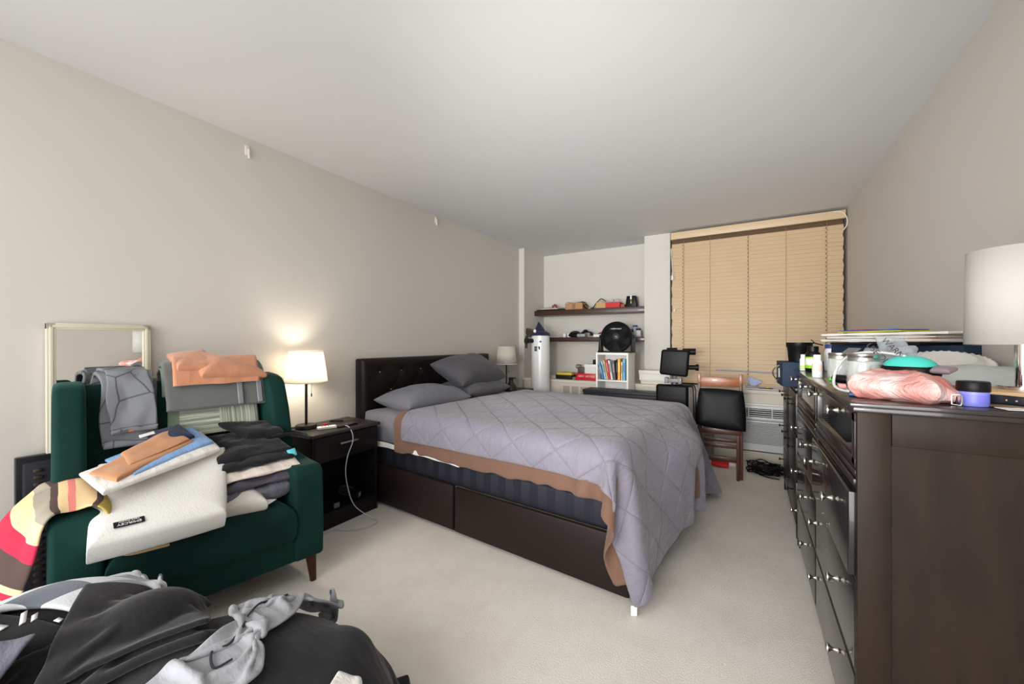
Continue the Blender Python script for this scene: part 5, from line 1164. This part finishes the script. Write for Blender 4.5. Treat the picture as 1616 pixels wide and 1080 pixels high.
bm = nb(); bx(bm, fc+fd*.064+Vector((0, 0, .002)), (.024, .001, .008), 0, 1, Matrix.Rotation(R(7), 3, 'Z')); obj('hub_plate', bm, m_greyplas, fn)
bm = nb()
for k in range(5):
    a = 2*pi*k/5; pts = []
    f = []
    for r, da, z in ((.03, -.3, .01), (.14, -.05, .0), (.145, .55, .03), (.03, .35, .03)): f.append(bm.verts.new(fc+fd*z+r*(x*cos(a+da)+y*sin(a+da))))
    bm.faces.new(f)
o = obj('blades', bm, m_blackpl, fn); s_ = o.modifiers.new('t', 'SOLIDIFY'); s_.thickness = .003
bm = nb(); lathe(bm, [(0, -.075), (.15, -.075), (.15, -.07), (0, -.068)], fc, 40, fd); obj('rear_guard', bm, m_blackpl, fn)
bm = nb(); lathe(bm, [(0, -.09), (.05, -.09), (.06, -.03), (.045, .01), (0, .02)], fc, 28, fd); obj('motor', bm, m_blackpl, fn)
text('lettering', 'Turbo on the Go' if 0 else 'TURBO FORCE', .018, fc+fd*.062+Vector((0, 0, .085)), (R(83), 0, R(7)), m_white, fn, .0002)
for s in (-1, 1):
    bm = nb(); prism(bm, [(s*.178, .20), (s*.192, .20), (s*.205, 0), (s*.165, 0)], -.045, .045, 'y', .004, 2); obj('stand_arm', bm, m_blackpl, fn)
    bm = nb(); cyl(bm, (s*.17, 0, .175), (s*.20, 0, .175), .016); obj('pivot_knob', bm, m_blackpl, fn)
obj('stand_base', b2(nb(), -.205, .205, -.065, .065, 0, .014, .005), m_blackpl, fn)
# white lidded boxes
for (x0, x1, z0, z1, y0, y1, lb_) in ((-1.075, -.735, ZC, ZC+.04, 4.67, 4.89, 'shallow cream lidded box, bottom of the pair on the sill by the column'), (-1.09, -.745, ZC+.041, ZC+.155, 4.66, 4.88, 'white lidded storage box, on top of the shallow box by the column')):
    t_ = thing('storage_box', lb_, 'box', ((x0+x1)/2, (y0+y1)/2, z0)); a = (x1-x0)/2; b_ = (y1-y0)/2; h_ = z1-z0
    m_ = m_whitebx if z0 > ZC else m_cover; obj('body', b2(nb(), -a+.006, a-.006, -b_+.006, b_-.006, 0, h_*.75), m_, t_); obj('lid', b2(nb(), -a, a, -b_, b_, h_*.62, h_, .003), m_, t_)
# dark metal bed-side console / bench frame
m_char = plain('charcoal_steel', (44, 45, 50), .45, bump=.02)
cs = thing('storage_bench', 'charcoal open-fronted storage bench between bed and alcove', 'bench', (-1.14, 4.08, 0))
obj('top', b2(nb(), -.375, .40, -.12, .12, .685, .715, .004), m_char, cs)
obj('back_panel', b2(nb(), -.37, .395, .10, .115, .02, .685), m_char, cs)
bm = nb(); b2(bm, -.37, .395, -.115, -.10, .635, .685, .002); obj('front_rail', bm, m_char, cs)
for x_ in (-.37, -.06, .20, .372): obj('post', b2(nb(), x_, x_+.02, -.115, .10, 0, .64, .002), m_char, cs)
bm = nb(); b2(bm, -.35, .37, -.10, .10, .44, .455); b2(bm, -.35, .37, -.10, .10, .05, .065); obj('shelf', bm, m_char, cs)
bm = nb()
for z in (.60, .57, .5): lathe(bm, [(0, 0), (.006, 0), (0, .003)], (.382, -.115, z), 10, (0, -1, 0))
obj('bolt', bm, m_nickel, cs)
# ------------------------------------------------------------------ workout bench, folded upright
wb = thing('workout_bench', 'folded black padded workout bench standing upright behind the foot of the bed', 'workout bench', (-.60, 3.92, 0), 0)
def pad(name, cx, cz, w_, h_, th_, tilt=0, y=0):
    o = obj(name, bx(nb(), (cx, y, cz), (w_, th_, h_), .028, 5, Matrix.Rotation(R(tilt), 3, 'Y')), m_leather, wb, True, 60)
    return o
bm = nb(); prism(bm, [(-.128, -.10), (.118, -.12), (.138, .13), (-.108, .135)], -.03, .03, 'y', .022, 4); bmesh.ops.translate(bm, vec=(.01, -.02, 1.015), verts=bm.verts); obj('backrest_pad', bm, m_leather, wb, True, 60)
pad('seat_pad', -.01, .55, .285, .54, .06)
bm = nb(); cyl(bm, (.08, .03, 1.13), (.19, .03, 1.13), .03); obj('roller', bm, m_leather, wb)
bm = nb(); cyl(bm, (.10, .03, .985), (.205, .03, .985), .022); cyl(bm, (.19, .03, .985), (.215, .03, .985), .03); obj('roller', bm, m_leather, wb)
bm = nb(); cyl(bm, (-.06, .03, 1.145), (.03, .03, 1.145), .02); obj('roller', bm, m_leather, wb)
bm = nb(); b2(bm, -.06, .06, -.01, .03, .84, .875, .004); b2(bm, -.075, -.045, -.02, .05, .83, .885, .003); b2(bm, .045, .075, -.02, .05, .83, .885, .003); obj('hinge_bracket', bm, m_greyplas, wb)
bm = nb(); b2(bm, -.02, .02, .04, .08, .0, 1.12, .004); b2(bm, -.14, .15, .03, .09, 0, .04, .006); tube(bm, [(.0, .06, .80), (.12, .06, .81), (.17, .05, .80), (.18, .04, .70), (.18, .04, .35)], .016); obj('frame', bm, m_blackmt, wb)
# ------------------------------------------------------------------ wooden folding chair with the seat up
fcx = thing('folding_chair', 'folded wooden chair with a black padded seat leaning by the air conditioner', 'chair', (-.215, 3.98, 0), 4)
for s in (-1, 1):
    bm = nb(); bx(bm, (s*.168, .03, .455), (.026, .035, .92), .004, 2, Matrix.Rotation(R(-3), 3, 'X')); obj('back_post', bm, m_orangewood if 0 else m_redwood, fcx)
    bm = nb(); bx(bm, (s*.140, -.04, .27), (.024, .035, .545), .004, 2, Matrix.Rotation(R(2.5), 3, 'X')); obj('leg', bm, m_redwood, fcx)
bm = nb(); bx(bm, (0, .048, .855), (.33, .018, .085), .004, 2); obj('back_slat', bm, m_orangewood, fcx)
for s in (-1, 1): obj('post_cap', bx(nb(), (s*.168, .052, .875), (.030, .038, .11), .004), m_orangewood, fcx)
bm = nb()
bx(bm, (0, -.052, .425), (.33, .028, .05), .004); obj('seat_rail', bm, m_redwood, fcx)
for z, y in ((.295, -.04), (.18, -.03)): obj('stretcher', bx(nb(), (0, y, z), (.27, .02, .035), .003), m_redwood, fcx)
for z, y in ((.33, .01), (.15, .02)): obj('stretcher', bx(nb(), (0, y+.02, z), (.31, .02, .03), .003), m_redwood, fcx)
o = cushion('seat_pad', [(-.192, -.085, .475), (.195, -.085, .445), (.178, -.045, .79), (-.165, -.045, .80)], .10, m_leather, fcx, 3.6, -.05, 34, 0, 5, 0, 1)
# bits on the floor and sill
def coil():
    bm = nb(); rng = random.Random(3)
    for k in range(16):
        cx, cy = .15+rng.uniform(-.03, .03), 4.32+rng.uniform(-.03, .03); a = .11+rng.uniform(-.03, .025); b_ = .085+rng.uniform(-.03, .02); zz = .012+k*.0045; ph = rng.uniform(0, 6)
        tube(bm, [(cx+a*cos(q+ph), cy+b_*sin(q+ph), max(.007, zz+.018*sin(2*q+ph))) for q in [2*pi*n_/16 for n_ in range(17)]], .0055, 6, 3)
    tube(bm, [(.06, 4.35, .02), (.0, 4.33, .008), (-.01, 4.40, .008), (.02, 4.46, .008)], .006, 6); tube(bm, [(.09, 4.22, .008), (.16, 4.17, .007), (.24, 4.16, .007)], .005, 6)
    return bm
tag(obj('cable_coil', coil(), m_blackpl), 'tangled coil of black cable on the carpet below the air conditioner', 'cable')
lay('red_cloth', (-.31, 4.28, .025), (-.16, 4.26, .02), (-.15, 4.36, .045), (-.31, 4.37, .05), .045, plain('red_plastic', (214, 34, 34), .5), 'small red bag on the floor behind the folding chair', 'bag', p=3, wr=.01, seed=3, ws=14, n=18)
tag(obj('white_strip', b2(nb(), -.42, -.10, 4.38, 4.44, 0, .03, .004), m_whitebx), 'white power strip lying on the floor behind the red bag', 'power strip')
tag(obj('grey_crate', b2(nb(), -.46, -.30, 4.42, 4.58, 0, .33, .005), m_greyplas), 'grey plastic crate behind the folding chair', 'crate')
bm = nb(); prism(bm, [(-.02, 0), (.10, .0), (.03, .10), (.01, .11)], -.001, .001, 'y'); bmesh.ops.transform(bm, matrix=Matrix.Translation((.05, 4.74, ZC+.02)) @ Matrix.Rotation(R(-35), 4, 'Y'), verts=bm.verts)
tag(obj('blue_scraper', bm, plain('pale_blue_plastic', (120, 140, 190), .3)), 'pale blue triangular plastic scraper on the window sill', 'scraper')
t_ = thing('utility_knife', 'black utility knife with a yellow tip on the window sill', 'knife', (.12, 4.72, ZC)); obj('handle', bx(nb(), (0, 0, .01), (.20, .03, .016), .005), m_blackpl, t_); obj('tip', bx(nb(), (.05, .02, .022), (.04, .02, .012), .003), plain('yellow_plastic', (226, 200, 40), .5), t_)
lay('clear_packet', (-.03, 4.70, ZC+.01), (.10, 4.70, ZC+.01), (.09, 4.80, ZC+.05), (-.02, 4.80, ZC+.04), .02, m_poly, 'clear plastic packet behind the knife on the sill', 'packet', p=3, wr=.012, ws=15, n=18)
for k, lb_ in enumerate(('flat white papers on the window sill', 'grey folded sheet on the window sill behind the papers')):
    lay('paper', (-.10+.02*k, 4.70+.05*k, ZC+.004+.012*k), (.40, 4.70+.05*k, ZC+.004+.012*k), (.42, 4.84, ZC+.008+.015*k), (-.06, 4.84, ZC+.008+.015*k), .008, (m_paper, m_whitebx)[k], lb_, 'papers', p=10, wr=.003, n=16)
